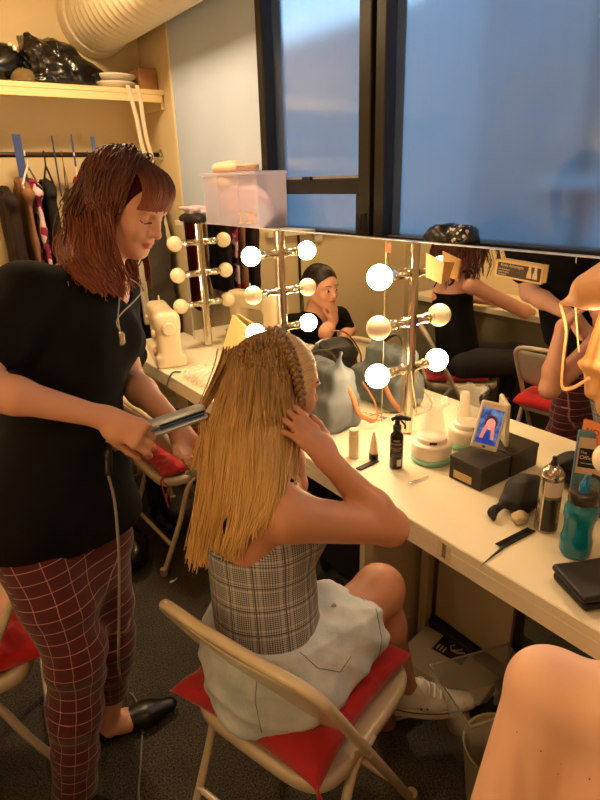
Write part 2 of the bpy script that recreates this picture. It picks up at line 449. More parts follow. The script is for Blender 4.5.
vv=t.map(t.co(),(1,60,4)); nn=t.noise(1.0,4,vv); nd=t.noise(30,4); 
al=t.math('ADD',t.math('MULTIPLY',t.ramp(nn,.45,.75),.10),t.math('MULTIPLY',t.ramp(nd,.62,.75),.18))
al=t.math('ADD',al,.10); t.link(al,t.b.inputs['Alpha'])
out=t.n['Material Output']; rf=t.add('ShaderNodeBsdfRefraction'); rf.inputs['Roughness'].default_value=.30; rf.inputs['IOR'].default_value=1.12; rf.inputs['Color'].default_value=(.94,.97,1,1)
gl=t.add('ShaderNodeBsdfGlossy'); gl.inputs['Roughness'].default_value=.015
df=t.add('ShaderNodeBsdfDiffuse'); df.inputs['Color'].default_value=(.6,.72,.85,1)
m1=t.add('ShaderNodeMixShader'); t.link(t.math('MULTIPLY',al,.55),m1.inputs[0]); t.link(rf.outputs[0],m1.inputs[1]); t.link(df.outputs[0],m1.inputs[2])
fz=t.add('ShaderNodeFresnel'); fz.inputs[0].default_value=1.45; m2=t.add('ShaderNodeMixShader'); t.link(t.math('MINIMUM',fz.outputs[0],.5),m2.inputs[0]); t.link(m1.outputs[0],m2.inputs[1]); t.link(gl.outputs[0],m2.inputs[2]); t.link(m2.outputs[0],out.inputs['Surface'])
gp=MB().box((1.612,wy0+.04,wz0+.04),(1.616,wy1-.04,wz1-.04)).obj('window_pane',mg,win,smooth=False)
# small streaks and drops on the outside of the glass
dr=MB()
for i in range(150):
    y=random.uniform(-.1,2.3); z=random.uniform(1.6,2.5); l=random.uniform(.004,.014); w_=random.uniform(.001,.0016)
    dr.lathe([(0.0004,-l),(w_,-l*.5),(w_*1.2,0),(0.0005,l*.6)],6,(1.618,y,z))
tag(dr.obj('raindrop',mat('water_streak',(200,215,235),.1,alpha=.6),win),kind='stuff')
# light shaft behind the window: neighbour wall with ledges
m_ext=mat('outside_render',(150,165,178),.9,var=.18,vs=1.0); m_ext2=mat('outside_dark_band',(128,142,156),.9,var=.2,vs=2)
ex=MB(); ex.box((3.3,-3.5,-1),(3.5,3.2,3.75)); ex.box((3.3,3.2,-1),(3.5,6.5,2.75)); ex.box((3.2,1.35,-1),(3.3,1.75,3.75)); ex.box((3.15,-3.5,1.55),(3.3,2.1,1.62)); ex.box((3.22,-3.5,1.9),(3.3,1.2,1.95))
struct(ex.obj('wall_outside',m_ext,smooth=False))
ex=MB(); ex.box((3.24,.2,2.0),(3.3,.9,2.5)); ex.box((3.24,1.9,-1),(3.3,2.6,3.4)); struct(ex.obj('trim_2',m_ext2,smooth=False))
struct(MB().box((1.7,6.0,-1),(3.5,6.2,4.4)).obj('wall_outside_end',m_ext,smooth=False))
struct(MB().box((1.66,-3.5,-1.2),(3.5,6.2,-1.0)).obj('floor_outside',m_ext2,smooth=False))
# ---------------------------------------------------------------- counters, mirrors
ct=thing('dressing_counter','long cream painted dressing counter running under the wide mirror','counter',(1.2,1.2,0))
local(ct,MB().box((CFX,YN+.01,CT-.03),(MX+.03,3.35,CT),.003).obj('worktop',m_white,smooth=False))
local(ct,MB().box((CFX,YN+.01,CT-.072),(CFX+.022,3.35,CT-.028),.002).obj('fascia',m_white,smooth=False))
tx=''.join('|' if i%3 else ' ' for i in range(9))
fp=onx(444,551,CFX-.001)
lab=MB().box((CFX-.0015,fp[1]-.022,fp[2]-.024),(CFX-.0002,fp[1]+.022,fp[2]+.024)); o=lab.obj('sticker',mat('paper_label',(222,205,170),.7)); local(ct,o); o['label']='small printed paper sticker on the counter edge'
for k in range(6): text_obj('print',['MADE FOR','THEATRE','USE ONLY','NO. 204','FRAGILE','TOP'][k] if 0 else 'lllllll',.009,mat('ink',(90,75,50),.8) if k==0 else bpy.data.materials['ink'],(CFX-.002,fp[1],fp[2]+.018-.0072*k),(0,-1,0),(0,0,1),ct)
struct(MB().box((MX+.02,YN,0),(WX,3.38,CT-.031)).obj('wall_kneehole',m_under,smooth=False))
mi=thing('vanity_mirror','wide frameless wall mirror standing behind the dressing counter','mirror',(MX,1.2,CT))
seams=[-.6,.57,1.37,2.165,3.13]
for i in range(4):
    o=MB().box((MX,seams[i]+.002,CT+.001),(MX+.006,seams[i+1]-.002,1.432)).obj('mirror_panel',m_mirror,smooth=False); local(mi,o)
o=MB().box((MX+.007,-.6,CT+.001),(MX+.02,3.14,1.430)).obj('backing_board',mat('backing',(70,60,45),.8),smooth=False); local(mi,o)
eg=MB(); eg.box((MX-.001,-.6,1.432),(MX+.02,3.14,1.4355)); eg.box((MX-.001,3.13,CT+.001),(MX+.02,3.145,1.432)); o=eg.obj('edge_strip',mat('bright_edge',(225,230,235),.25,.3),smooth=False); local(mi,o)
o=MB().box((MX-.0012,1.497,CT+.001),(MX-.0002,1.4995,1.43)).obj('seam_strip',mat('seam',(180,165,130),.4,.3),smooth=False); local(mi,o)
struct(MB().box((MX+.021,2.08,1.405),(WX-.001,3.3,1.432),.002).obj('trim_3',m_trim,smooth=False))
struct(MB().box((MX+.021,YN,1.36),(WX-.001,2.078,1.384),.002).obj('trim_4',m_trim,smooth=False))
# light bars
m_lit=mat('lit_globe',(255,240,210),.3,emit=BULB_COL,es=BULB_W)
m_unlit=mat('unlit_globe_glow',(240,224,192),.22,emit=(1,.60,.30),es=.08,spec=.6)  # switched-off globes, with a faint warm glow put into the material
m_strip=mat('satin_chrome',(214,208,192),.18,1.0)
def globe_bar(y,lit,labels,zs=(1.335,1.170,1.003),x=MX,sg=-1,lab='',z0=CT+.01,z1=1.43,grp='light bars on the mirror'):
    b=thing('light_bar',lab,'light fixture',(x,y,z0),grp)
    q=MB()
    prof=[(-.024,0),(.024,0),(.024,.008),(.017,.016),(.012,.016),(.010,.022),(-.010,.022),(-.012,.016),(-.017,.016),(-.024,.008)]
    q.prism([(a,c) for a,c in prof],(0,0,z1-z0),(x,y,z0),(0,1,0),(sg,0,0)); o=q.obj('channel',m_strip,smooth=False); local(b,o)
    for z in zs:
        o=MB().lathe([(.020,.0),(.020,.012),(.0165,.016),(.0165,.052),(.019,.055),(.019,.074),(.0165,.078),(.0165,.090)],24,(x+sg*.018,y,z),(sg,0,0)).obj('socket',m_chrome); local(b,o)
    for z,l,tx in zip(zs,lit,labels):
        c=x+sg*.146
        pr=[(.0125,-.045),(.0135,-.039)]+[(.041*math.sin(a),-.041*math.cos(a)) for a in np.linspace(.36,PI,18)]
        pr=[(r,(h)) for r,h in pr]; pr[-1]=(.0004,.041)
        g=MB().lathe(pr,28,(c,y,z),(sg,0,0)).obj('light_bulb',m_lit if l else m_unlit,auto=0)
        tag(g,tx,'light bulb','globe bulbs of the vanity mirror' if lab and x>0 else 'globe bulbs on the opposite wall')
        if l: g.data.materials.clear(); g.data.materials.append(m_lit)
    return b
P3=('top','middle','bottom')
globe_bar(1.37,(1,0,1),['%s %s globe bulb on the vertical light bar beside the spray bottle'%('glowing' if k!=1 else 'unlit cream',P3[k]) for k in range(3)],lab='shiny vertical light bar on the mirror behind the white steamer')
globe_bar(2.165,(1,0,1),['%s %s globe bulb on the light bar left of the reflected woman'%('glowing' if k!=1 else 'unlit cream',P3[k]) for k in range(3)],lab='shiny vertical light bar on the mirror above the seated blonde woman')
globe_bar(2.95,(0,0,0),['unlit %s globe bulb on the light bar above the sewing machine'%P3[k] for k in range(3)],lab='chrome light bar under the plastic storage box, all bulbs off')
globe_bar(.572,(1,0,0),['%s %s globe bulb on the light bar at the near end of the mirror'%('glowing' if k==0 else 'unlit',P3[k]) for k in range(3)],lab='vertical light bar near the hanging tan camisole')
# opposite side of the room: counter and bulbs seen in the mirror and in the window
oc=thing('opposite_counter','white counter along the opposite wall seen in the mirror','counter',(-.75,1.2,0))
local(oc,MB().box((XL+.002,YN+.01,.74),(-.46,3.2,.78),.003).obj('worktop',m_white,smooth=False))
local(oc,MB().box((-.50,YN+.01,0.0),(-.485,3.2,.74)).obj('front_panel',mat('khaki_panel',(120,112,84),.7,var=.1),smooth=False))
globe_bar(.45,(1,1,1),['lit globe bulb on the opposite wall'+s for s in (', top of its bar',', middle of its bar',', bottom of its bar')],zs=(1.75,1.45,1.15),x=XL,sg=1,lab='light bar on the opposite wall near the doorway',z0=1.0,z1=1.9,grp='light bars on the opposite wall')
globe_bar(2.27,(1,1,0),['lit globe bulb on the opposite wall reflected in the window','second lit globe bulb below the one the window reflects, opposite wall','unlit lower globe bulb on the opposite wall'],zs=(1.73,1.45,1.2),x=XL,sg=1,lab='light bar on the opposite wall reflected in the window',z0=1.0,z1=1.9,grp='light bars on the opposite wall')
# far wall things seen only in the mirror
struct(MB().box((-.98,YB-.05,1.22),(.35,YB,1.26)).obj('trim_5',m_trim,smooth=False))
t1=MB(); t1.box((-.20,YB-.03,1.15),(-.12,YB,1.27),.004); t1.box((-.183,YB-.034,1.17),(-.137,YB-.029,1.25),.002); tag(t1.obj('wall_box',m_trim),'white electrical box on the far wall ledge','electrical box')
cb=MB()
for k in range(3): cb.tube([(.05+.006*k,YB-.01,1.9),(.03+.006*k,YB-.01,1.3),(.02+.01*k,YB-.012,.9),(-.02+.02*k,YB-.012,.2)],.004,6)
tag(cb.obj('wall_cable',m_cord),'dark cables running down the far wall','cable')
# duct
dk=MB(); cx,cz,r=1.355,2.565,.185
prof=[]; y=-1.25
while y<3.93: prof+= [(r,y),(r,y+.05),(r+.003,y+.056),(r+.003,y+.066),(r,y+.070)]; y+=.072
dk.lathe(prof,48,(cx,0,cz),(0,1,0)); dk.lathe([(r+.012,3.90),(r+.02,3.93),(r+.02,3.995)],48,(cx,0,cz),(0,1,0))
tag(dk.obj('air_duct',mat('duct_white',(228,214,182),.5,var=.06,vs=5)),'big round white ribbed air duct under the ceiling','duct')
# ---------------------------------------------------------------- alcove shelf and rail
sh=thing('storage_shelf','cream shelf board across the alcove above the clothes rail','shelf',(.5,3.8,2.13))
local(sh,MB().box((XL,3.655,2.135),(1.618,YB-.001,2.162),.002).obj('shelf_board',m_lightwood,smooth=False))
local(sh,MB().box((XL,3.655,2.095),(1.60,3.675,2.134)).obj('front_lip',m_lightwood,smooth=False))
local(sh,MB().box((1.60,3.68,2.06),(1.618,3.99,2.134)).obj('end_cleat',m_lightwood,smooth=False))
rl=thing('clothes_rail','dark metal clothes rail under the alcove shelf','rail',(.5,3.8,1.81))
local(rl,MB().tube([(XL+.01,3.8,1.81),(1.612,3.8,1.81)],.014,14).obj('rod',mat('dark_steel',(60,45,32),.35,.8)))
local(rl,MB().lathe([(.035,0),(.035,.006),(.02,.01),(.02,.02)],20,(1.619,3.8,1.81),(-1,0,0)).obj('end_flange',m_chrome))
# shelf items
m_bag=mat('black_plastic_sheet',(10,10,10),.22,spec=.7)
s=Sculpt(); b0=A(1.06,3.80,2.245)
s.ell(b0,(.20,.12,.085)); s.ell(b0+A(-.11,0,.075),(.10,.10,.075),k=.04); s.ell(b0+A(.13,-.01,-.0),(.13,.09,.055),k=.05); s.ell(b0+A(-.02,0,.10),(.13,.09,.06),k=.05); s.box(b0+A(-.02,0,-.05),(.20,.11,.03),rad=.02,k=.03); s.box(b0+A(-.165,.0,.12),(.02,.07,.05),rad=.01,k=.03)
s.disp(crumple(.022,16,3)); s.disp(crumple(.007,46,4)); s.clip((0,0,2.164),(0,0,-1))
tag(s.build('plastic_bag',m_bag,h=.006),'crumpled shiny black plastic bag on the alcove shelf','bag')
pr=[(.09,0),(.105,.004),(.16,.022),(.163,.026),(.16,.03),(.10,.012),(.0004,.009)]
for k in range(2):
    w='upper' if k else 'lower'
    tag(MB().lathe([(r_*.78,h_*1.3) for r_,h_ in pr],40,(1.37,3.80,2.1625+.040*k)).obj('round_platter',m_trim),'%s of two stacked white round platters beside the black plastic bag'%w,'platter','platters on the shelf')
    if k==0:
        pass
tag(MB().box((1.50,3.73,2.163),(1.612,3.93,2.285),.004).obj('cardboard_box',mat('brown_card',(176,128,88),.8,var=.06,vs=12)),'small brown cardboard box at the right end of the shelf','box')
# black helmet with white mark, olive cap
s=Sculpt(); s.ell((.78,3.80,2.27),(.085,.10,.09)); s.ell((.73,3.78,2.24),(.10,.09,.07),k=.03); s.clip((0,0,2.166),(0,0,-1)); 
hl=thing('helmet','black rounded helmet with a white mark at the left end of the shelf','helmet',(.78,3.8,2.165)); s.build('shell',mat('helmet_black',(14,13,14),.25),hl,h=.006)
q=MB().box((.812,3.694,2.31),(.83,3.715,2.335),.003); q.box((.79,3.694,2.33),(.81,3.71,2.345),.003); local(hl,q.obj('white_mark',m_trim))
s=Sculpt(); s.ell((.85,3.74,2.19),(.07,.055,.045)); s.box((.82,3.70,2.17),(.06,.03,.004),rad=.003,k=.01); s.clip((0,0,2.164),(0,0,-1)); s.disp(folds(.004,40,5))
tag(s.build('flat_hat',mat('olive_cloth',(112,92,55),.85),h=.005),'olive cloth cap in front of the black helmet','cap')
# hangers and clothes
def hanger(x,ang,c,wire=True,label='',z=1.81,w=.19,drop=.10):
    m=mat('hanger_'+str(int(x*1000)),c,.4); b=thing('clothes_hanger',label,'hanger',(x,3.8,z),'hangers on the clothes rail')
    ca,sa=math.cos(ang),math.sin(ang); r=.003 if wire else .006
    hk=[(x+ca*.022*math.sin(a_),3.8+sa*.022*math.sin(a_),z+.0175*math.cos(a_)) for a_ in np.linspace(-1.9,1.3,10)]+[(x,3.8,z-.045),(x,3.8,z-.06)]
    local(b,MB().tube(hk,r*.8,8).obj('hook',m if not wire else m))
    p=[(0,-.06),(w*.5,-.06-drop*.45),(w,-.06-drop),(w*.97,-.075-drop),(0,-.078-drop),(-w*.97,-.075-drop),(-w,-.06-drop),(-w*.5,-.06-drop*.45)]
    local(b,MB().tube([(x+ca*u,3.8+sa*u,z+v) for u,v in p],r,8,closed=True).obj('shoulder_bar',m))
    return b
hanger(.80,1.15,(230,225,215),False,'white plastic hanger holding the floral dress')
hanger(.90,1.2,(20,18,18),False,'black hanger just right of the white one')
hanger(1.00,1.35,(120,90,60),True,'thin wire hanger between the black hanger and the red garment')
hanger(1.07,1.3,(235,215,190),False,'cream hanger holding the red garment')
hanger(1.15,1.25,(40,50,90),True,'thin blue hanger right of the red garment')
hanger(1.22,1.3,(25,22,20),True,'dark wire hanger nearest the auburn hair')
def strip(name,x,y,z0,z1,w,c,label,cat,lean=0.0):
    tag(MB().box((x-w/2,y-.002,z0),(x+w/2,y+.002,z1),.0008,M=None).obj(name,mat(name+str(int(x*1000)),c,.5)),label,cat,'rail dividers and labels')
strip('rail_divider',.765,3.782,1.63,1.915,.045,(58,78,140),'wide blue plastic divider strip on the rail','divider')
strip('rail_divider',.955,3.782,1.58,1.91,.009,(50,60,90),'narrow blue strip left of the red garment','divider')
strip('rail_divider',1.065,3.782,1.62,1.92,.011,(60,80,140),'narrow blue strip behind the red garment','divider')
strip('rail_divider',1.185,3.782,1.72,1.91,.022,(80,100,150),'grey blue strip just left of the auburn hair','divider')
def garment(name,x,z1,z0,w,d,c,label,cat,seed,m=None,y=3.8):
    s=Sculpt(); s.cone((x,y-d*.3,z1-.03),(x,y-d,z1-.10),.022,.03,k=.03); s.cone((x,y+d*.3,z1-.03),(x,y+d,z1-.10),.022,.03,k=.03)
    s.box((x,y,(z0+z1)/2-.04),(w,d,(z1-z0)/2-.03),rad=.02,k=.04); s.disp(folds(.006,32,seed,(0,0,1),6)); s.disp(crumple(.008,16,seed))
    return tag(s.build(name,m or mat(name+'_'+str(seed),c,.85,var=.15,vs=20),h=.009),label,cat,'clothes on the rail')
mf=bpy.data.materials.new('floral_print'); mf.use_nodes=True; t=NT(mf)
v=t.add('ShaderNodeTexVoronoi'); v.inputs['Scale'].default_value=26; t.link(t.co(),v.inputs['Vector'])
sx=t.add('ShaderNodeSeparateColor'); t.link(v.outputs['Color'],sx.inputs[0])
c1=t.mix(t.math('GREATER_THAN',sx.outputs[0],.45),lin((150,30,70)),lin((220,190,200))); c1=t.mix(t.math('GREATER_THAN',sx.outputs[1],.72),c1,lin((40,20,30))); t.link(c1,t.b.inputs['Base Color']); t.b.inputs['Roughness'].default_value=.8
garment('dark_jacket',.655,1.66,.75,.03,.17,(38,18,16),'dark maroon jacket hanging at the far left of the rail','jacket',11)
garment('tan_coat',.742,1.70,.9,.012,.17,(150,105,75),'tan coat edge hanging left of the floral dress','coat',12)
garment('floral_dress',.80,1.70,.85,.016,.16,(180,60,90),'pink and white floral dress on the white hanger','dress',13,mf)
garment('blouse',.872,1.70,.9,.022,.17,(18,16,16),'black garment hanging between floral dress and red garment','top',14)
garment('red_garment',1.08,1.70,.8,.018,.15,(170,28,30),'red garment hanging on the cream hanger','garment',15)
garment('grey_shirt',1.02,1.66,.9,.008,.15,(150,130,110),'thin beige shirt beside the red garment','shirt',16)
garment('dark_coat',1.24,1.66,.5,.05,.17,(30,27,26),'long dark coat hanging behind the auburn haired woman','coat',17)
garment('slate_dress',1.47,1.55,.45,.09,.15,(72,66,58),'long charcoal green garment hanging at the right end of the rail','dress',18)
# long white fabric ties hanging from the shelf
for k,(p,q_) in enumerate((((128,88),(148,165)),((137,88),(152,160)))):
    a=ony(*p,3.648); b=ony(*q_,3.648)
    pts=[a+A(0,.12,.012),a+A(0,.01,.014),a+A(0,-.004,.004)]+[a+(b-a)*tt+A(.006*math.sin(tt*6+k),0,0) for tt in (.15,.4,.7,1.0,1.5,2.2)]
    tag(MB().tube(curve_pts(pts,5),.012,8,flat=(1.0,.12) ).obj('fabric_tie',mat('tie_white%d'%k,(228,214,190),.8)),['left of two long white fabric ties hanging off the shelf','right of two long white fabric ties hanging off the shelf'][k],'fabric tie')
s=Sculpt(); s.box((1.375,3.72,1.05),(.032,.012,.30),rad=.01); s.disp(folds(.010,40,21,(0,0,1),6)); tag(s.build('white_scarf',mat('scarf_white',(225,212,190),.85),h=.006),'white scarf hanging behind the auburn haired woman','scarf')
# unseen ceiling lamps, added overhead to raise the ambient light
def fill_lamp(x,y,lab,pw=1.0):
    b=thing('fill_lamp',lab,'fill light',(x,y,ZC-.09),'added round fill lamps')
    local(b,MB().lathe([(.20,0),(.20,.03),(.19,.035)],36,(x,y,ZC-.0355)).obj('fill_rim',m_trim))
    local(b,MB().lathe([(.0001,-.055),(.08,-.050),(.15,-.030),(.185,0)],36,(x,y,ZC-.036)).obj('fill_diffuser',mat('fill_diffuser%d'%int(y*10),(255,240,215),.4,emit=(1,.70,.38),es=FILL_E*pw),auto=0))
fill_lamp(.15,.10,'added unseen round fill lamp above the doorway end of the room')
fill_lamp(.75,2.75,'added unseen round fill lamp near the clothes rail',5.4)
# ================================================================= CHAIRS
m_red=mat('red_cotton',(178,18,26),.85,var=.25,vs=9,bump=.0012,bs=260,sheen=.3)
m_red2=mat('red_cotton_bright',(225,30,28),.8,var=.15,vs=7,bump=.0012,bs=260,sheen=.3)
m_foot=mat('rubber_foot',(180,165,140),.6)
def chair_parts(t,m=m_cream):
    """folding chair in its own frame: X right, Y forward"""
    W2=.225
    def P(y0,z0): return y0
    q=MB()
    yt=lambda z: .215-.43*z/.77     # leaning line of the main frame
    side=lambda s_:[(s_*W2,yt(.012),.012),(s_*W2,yt(.3),.3),(s_*W2,yt(.55),.55),(s_*W2,yt(.70),.70)]
    pts=side(-1)+[(-W2+.012,yt(.74),.74),(-W2+.045,yt(.762),.762),(-.08,yt(.772)-.006,.772),(.08,yt(.772)-.006,.772),(W2-.045,yt(.762),.762),(W2-.012,yt(.74),.74)]+side(1)[::-1]
    q.tube(curve_pts(pts,5),.0125,12); q.obj('back_frame',m,t)
    q=MB()
    def bp(u,v):
        x=(u-.5)*2*(W2-.004); z=.545+.205*v-.02*(1-abs(2*u-1)**4)*(1-v); y=yt(z)-.022*(1-(2*u-1)**2)
        return (x,y,z)
    q.grid(bp,20,8); q.obj('backrest',m,t,solid=.004,auto=0)
    q=MB(); q.tube([(-W2,yt(.17),.17),(W2,yt(.17),.17)],.009,10); q.obj('front_stretcher',m,t)
    for s_ in(-1,1):
        q=MB(); q.tube(curve_pts([(s_*(W2-.02),.02,.425),(s_*(W2-.02),-.06,.40),(s_*(W2-.02),-.13,.22),(s_*(W2-.02),-.225,.012)],6),.0115,12); l=q.obj('rear_leg',m,t)
        MB().lathe([(.0145,0),(.0155,.004),(.0155,.03),(.012,.034)],14,(s_*(W2-.02),-.228,0)).obj('rubber_foot',m_foot,l)
        f=MB().lathe([(.0155,0),(.0165,.004),(.0165,.03),(.013,.034)],14,(s_*W2,yt(0)-.002,0)).obj('foot_cap',m_foot,t)
        b=MB().tube([(s_*(W2-.004),yt(.44)+.0,.44),(s_*(W2-.012),yt(.44)-.045,.465)],.008,8,flat=(.5,1.3)); b.lathe([(.0001,.0),(.009,.001),(.009,.006),(.0001,.008)],12,(s_*(W2+.006),yt(.44),.44),(s_,0,0)); b.obj('hinge_bracket',m,t)
    MB().tube([(-W2+.02,-.175,.13),(W2-.02,-.175,.13)],.009,10).obj('rear_stretcher',m,t)
    # pressed steel seat pan with a rolled rim
    s=Sculpt(); s.box((0,.03,.425),(.205,.215,.020),rad=.018,k=.0); 
    pan=MB()
    def rr(u,rx,ry,p=5):
        a=2*PI*u; c_,s_=math.cos(a),math.sin(a); e=2/p
        return (rx*abs(c_)**e*(1 if c_>=0 else -1), ry*abs(s_)**e*(1 if s_>=0 else -1))
    rings=[(.0,.436),(.5,.434),(.86,.437),(.94,.446),(.985,.443),(1.0,.430),(.995,.412),(.97,.404),(.9,.406)]
    n=48; V=[];F=[]
    for k,z in rings:
        for i in range(n):
            x,y=rr(i/n,.212*max(k,.001),.218*max(k,.001)); V.append((x,y+.035,z))
    for j in range(len(rings)-1):
        for i in range(n): F.append((j*n+i,j*n+(i+1)%n,(j+1)*n+(i+1)%n,(j+1)*n+i))
    pan.add(V,F); pan.obj('seat',m,t,auto=0)
def cushion(name,label,loc,rz,m,w=.20,th=.032,seed=0,tuft=True,tie=True,corner=.02,tilt=0):
    t=thing(name,label,'cushion',loc,None,rz)
    r=np.random.default_rng(seed); ph=r.uniform(0,6,8); N=44; V=[];F=[]
    def pt(u,v,s):
        x=u*2-1;y=v*2-1
        edge=(1-abs(x)**2.6)*(1-abs(y)**2.6); e=max(edge,0)**.33
        # pinched sides, pointed corners
        X=x*w*(1-.07*(1-y*y))*(1+corner*(x*x*y*y)); Y=y*w*(1-.07*(1-x*x))*(1+corner*(x*x*y*y))
        z=s*th*e
        if tuft: z*=1-.55*math.exp(-((x)**2+(y)**2)/.05)
        wr=.0035*math.sin(9*x+4*math.sin(5*y+ph[0])+ph[1])+.003*math.sin(13*y+3*math.sin(6*x+ph[2])+ph[3])+.002*math.sin(26*x*y+ph[4])
        # radiating wrinkles close to the edge
        an=math.atan2(y,x); wr+=.0025*math.sin(34*an+ph[5])*min(1,(x*x+y*y))
        return (X,Y,z+ (wr*e if s>0 else 0)+.012*(abs(x*y)**2)*corner*10)
    for s in (1,-1):
        b=len(V)
        V+=[pt(i/N,j/N,s) for i in range(N+1) for j in range(N+1)]
        F+=[(b+i*(N+1)+j,b+(i+1)*(N+1)+j,b+(i+1)*(N+1)+j+1,b+i*(N+1)+j+1) for i in range(N) for j in range(N)]
    q=MB(); q.add(V,F); c_=q.obj('cushion_cover',m,t,auto=0)
    import bmesh
    bm=bmesh.new(); bm.from_mesh(c_.data); bmesh.ops.remove_doubles(bm,verts=bm.verts,dist=.0003); bmesh.ops.recalc_face_normals(bm,faces=bm.faces); bm.to_mesh(c_.data); bm.free()
    if tuft: MB().lathe([(.0001,.010),(.006,.0095),(.008,.006),(.008,.003)],14,(0,0,th*.45-.002)).obj('button',m,t)
    if tie:
        for k,(sx,sy) in enumerate(((1,-1),)):
            for j in range(2):
                p=[(sx*w*.97,sy*w*.97,0),(sx*(w+.02),sy*(w+.012+.01*j),-.004),(sx*(w+.035),sy*(w-.0+.02*j),-.03-.02*j),(sx*(w+.03+.012*j),sy*(w+.01),-.09-.03*j)]
                MB().tube(curve_pts(p,6),.007,8,flat=(.35,1)).obj('tie',m,t)
    return t
f_=nrm(A(.95,.29,0)); rz1=math.atan2(f_[1],f_[0])-PI/2
ch=thing('folding_chair','cream metal folding chair under the seated blonde woman','chair',(.595,.905,0),'metal folding chairs',rz1); chair_parts(ch)
cushion('seat_cushion','red tufted seat cushion the blonde woman sits on',(.605,.925,.482),rz1+.03,m_red,w=.212,th=.046,seed=3,corner=.03)
ch2=copy_thing(ch); ch2.location=(-.065,1.605,0); ch2.rotation_euler=(0,0,math.radians(82)); ch2['label']='cream folding chair at the left edge with a bright red cushion'
cushion('seat_cushion','bright red rounded cushion on the chair at the left edge',(-.02,1.605,.470),math.radians(84),m_red2,w=.205,th=.045,seed=5,corner=-.10)
ch3=copy_thing(ch); ch3.location=(.93,2.33,0); ch3.rotation_euler=(0,0,math.radians(-88)); ch3['label']='pale folding chair behind the curling hands, dark clothed woman sitting on it'
cushion('seat_cushion','red cushion on the pale chair behind the stylist',(.95,2.33,.463),math.radians(-88),m_red,w=.19,th=.03,seed=8)
# ================================================================= THINGS ON THE COUNTER
Z=CT+.0008
def C_(x,y,z=Z): return onz(x,y,z)
m_ltbl=mat('steamer_white',(236,222,205),.35); m_teal=mat('mint_base',(140,205,180),.3); m_clear=mat('clear_plastic',(250,248,240),.06,alpha=.22,spec=.8)
p=C_(428,455); p=A(1.335,1.165,Z)
st=thing('facial_steamer','white steamer with clear cup and mint green base beside the spray bottle','steamer',p)
local(st,MB().lathe([(.058,0),(.066,.004),(.067,.014),(.060,.020)],36,p).obj('base',m_teal))
local(st,MB().lathe([(.060,.018),(.066,.026),(.066,.062),(.061,.068),(.050,.070),(.048,.084),(.040,.088),(.010,.088)],36,p).obj('body',m_ltbl))
fm=nrm(A(-1,-1.1,0)); fr_=(p+fm*.0485+A(0,0,.077),np.array([np.cross(A(0,0,1),fm),fm,A(0,0,1)]))
local(st,MB(fr_).box((-.012,-.003,-.004),(.012,.002,.004),.001).obj('switch',m_black))
q=MB(); prof=[(.040,.088),(.042,.10),(.038,.13),(.030,.165),(.029,.178),(.031,.186)]; q.lathe(prof,36,p,cap=False)
n=36
V=[];F=[]
for j in range(5):
    for i in range(n):
        a=2*PI*i/n; k_=j/4; r_=.031+.018*k_+.006*k_*math.cos(5*a); V.append(p+A(r_*math.cos(a),r_*math.sin(a),.186+.020*k_+.006*k_*math.cos(5*a+1)))
for j in range(4):
    for i in range(n): F.append((j*n+i,j*n+(i+1)%n,(j+1)*n+(i+1)%n,(j+1)*n+i))
q.add(V,F); local(st,q.obj('clear_cup',m_clear,solid=.0016,auto=0))
# spray bottle
p=A(1.205,1.195,Z)
m_bk=mat('bottle_black',(16,13,11),.22); m_lbl=mat('label_print',(120,108,85),.6)
sp=thing('spray_bottle','black trigger spray bottle standing in front of the light bar','bottle',p)
local(sp,MB().lathe([(.019,0),(.0215,.003),(.0215,.105),(.020,.115),(.013,.124),(.0115,.134)],28,p).obj('bottle_body',m_bk))
dd=nrm(A(.6,-.8,0)); q=MB(); q.lathe([(.0125,.130),(.0135,.133),(.0135,.147),(.010,.150)],24,p); q.tube([p+A(0,0,.150),p+A(0,0,.165)],.008,12)
q.tube(curve_pts([p+A(0,0,.165)-dd*.018,p+A(0,0,.172)-dd*.004,p+A(0,0,.174)+dd*.016,p+A(0,0,.172)+dd*.034],5),[.006]*5+[.010]*5+[.008]*6,10)
q.tube([p+A(0,0,.172)+dd*.034,p+A(0,0,.172)+dd*.042],.006,10)
q.tube(curve_pts([p+A(0,0,.163)+dd*.012,p+A(0,0,.150)+dd*.024,p+A(0,0,.138)+dd*.024],5),.0035,8); local(sp,q.obj('trigger_head',m_black))
to=nrm(A(-p[0],-p[1],0)); rt=np.cross(A(0,0,1),to)
def arc_label(name,m,r,z0,z1,c,half,parent,a0=None,th=.0005):
    a0=math.atan2(-c[1],-c[0]) if a0 is None else a0; q=MB(); n=12
    q.grid(lambda u,v:(c[0]+(r+th)*math.cos(a0+half*(2*u-1)),c[1]+(r+th)*math.sin(a0+half*(2*u-1)),c[2]+z0+(z1-z0)*v),n,1)
    o=q.obj(name,m,None,auto=0); local(parent,o); return o
for k,(z0,z1,hf) in enumerate(((.098,.104,.5),(.088,.092,.8),(.072,.076,.85),(.066,.069,.6),(.052,.054,.8),(.047,.049,.7))): arc_label('label_line',m_lbl,.0215,z0,z1,p,hf,sp)
o=arc_label('barcode_label',mat('barcode_white',(205,195,165),.6),.0215,.012,.036,p,.36,sp,a0=math.atan2(-p[1],-p[0])+.45)
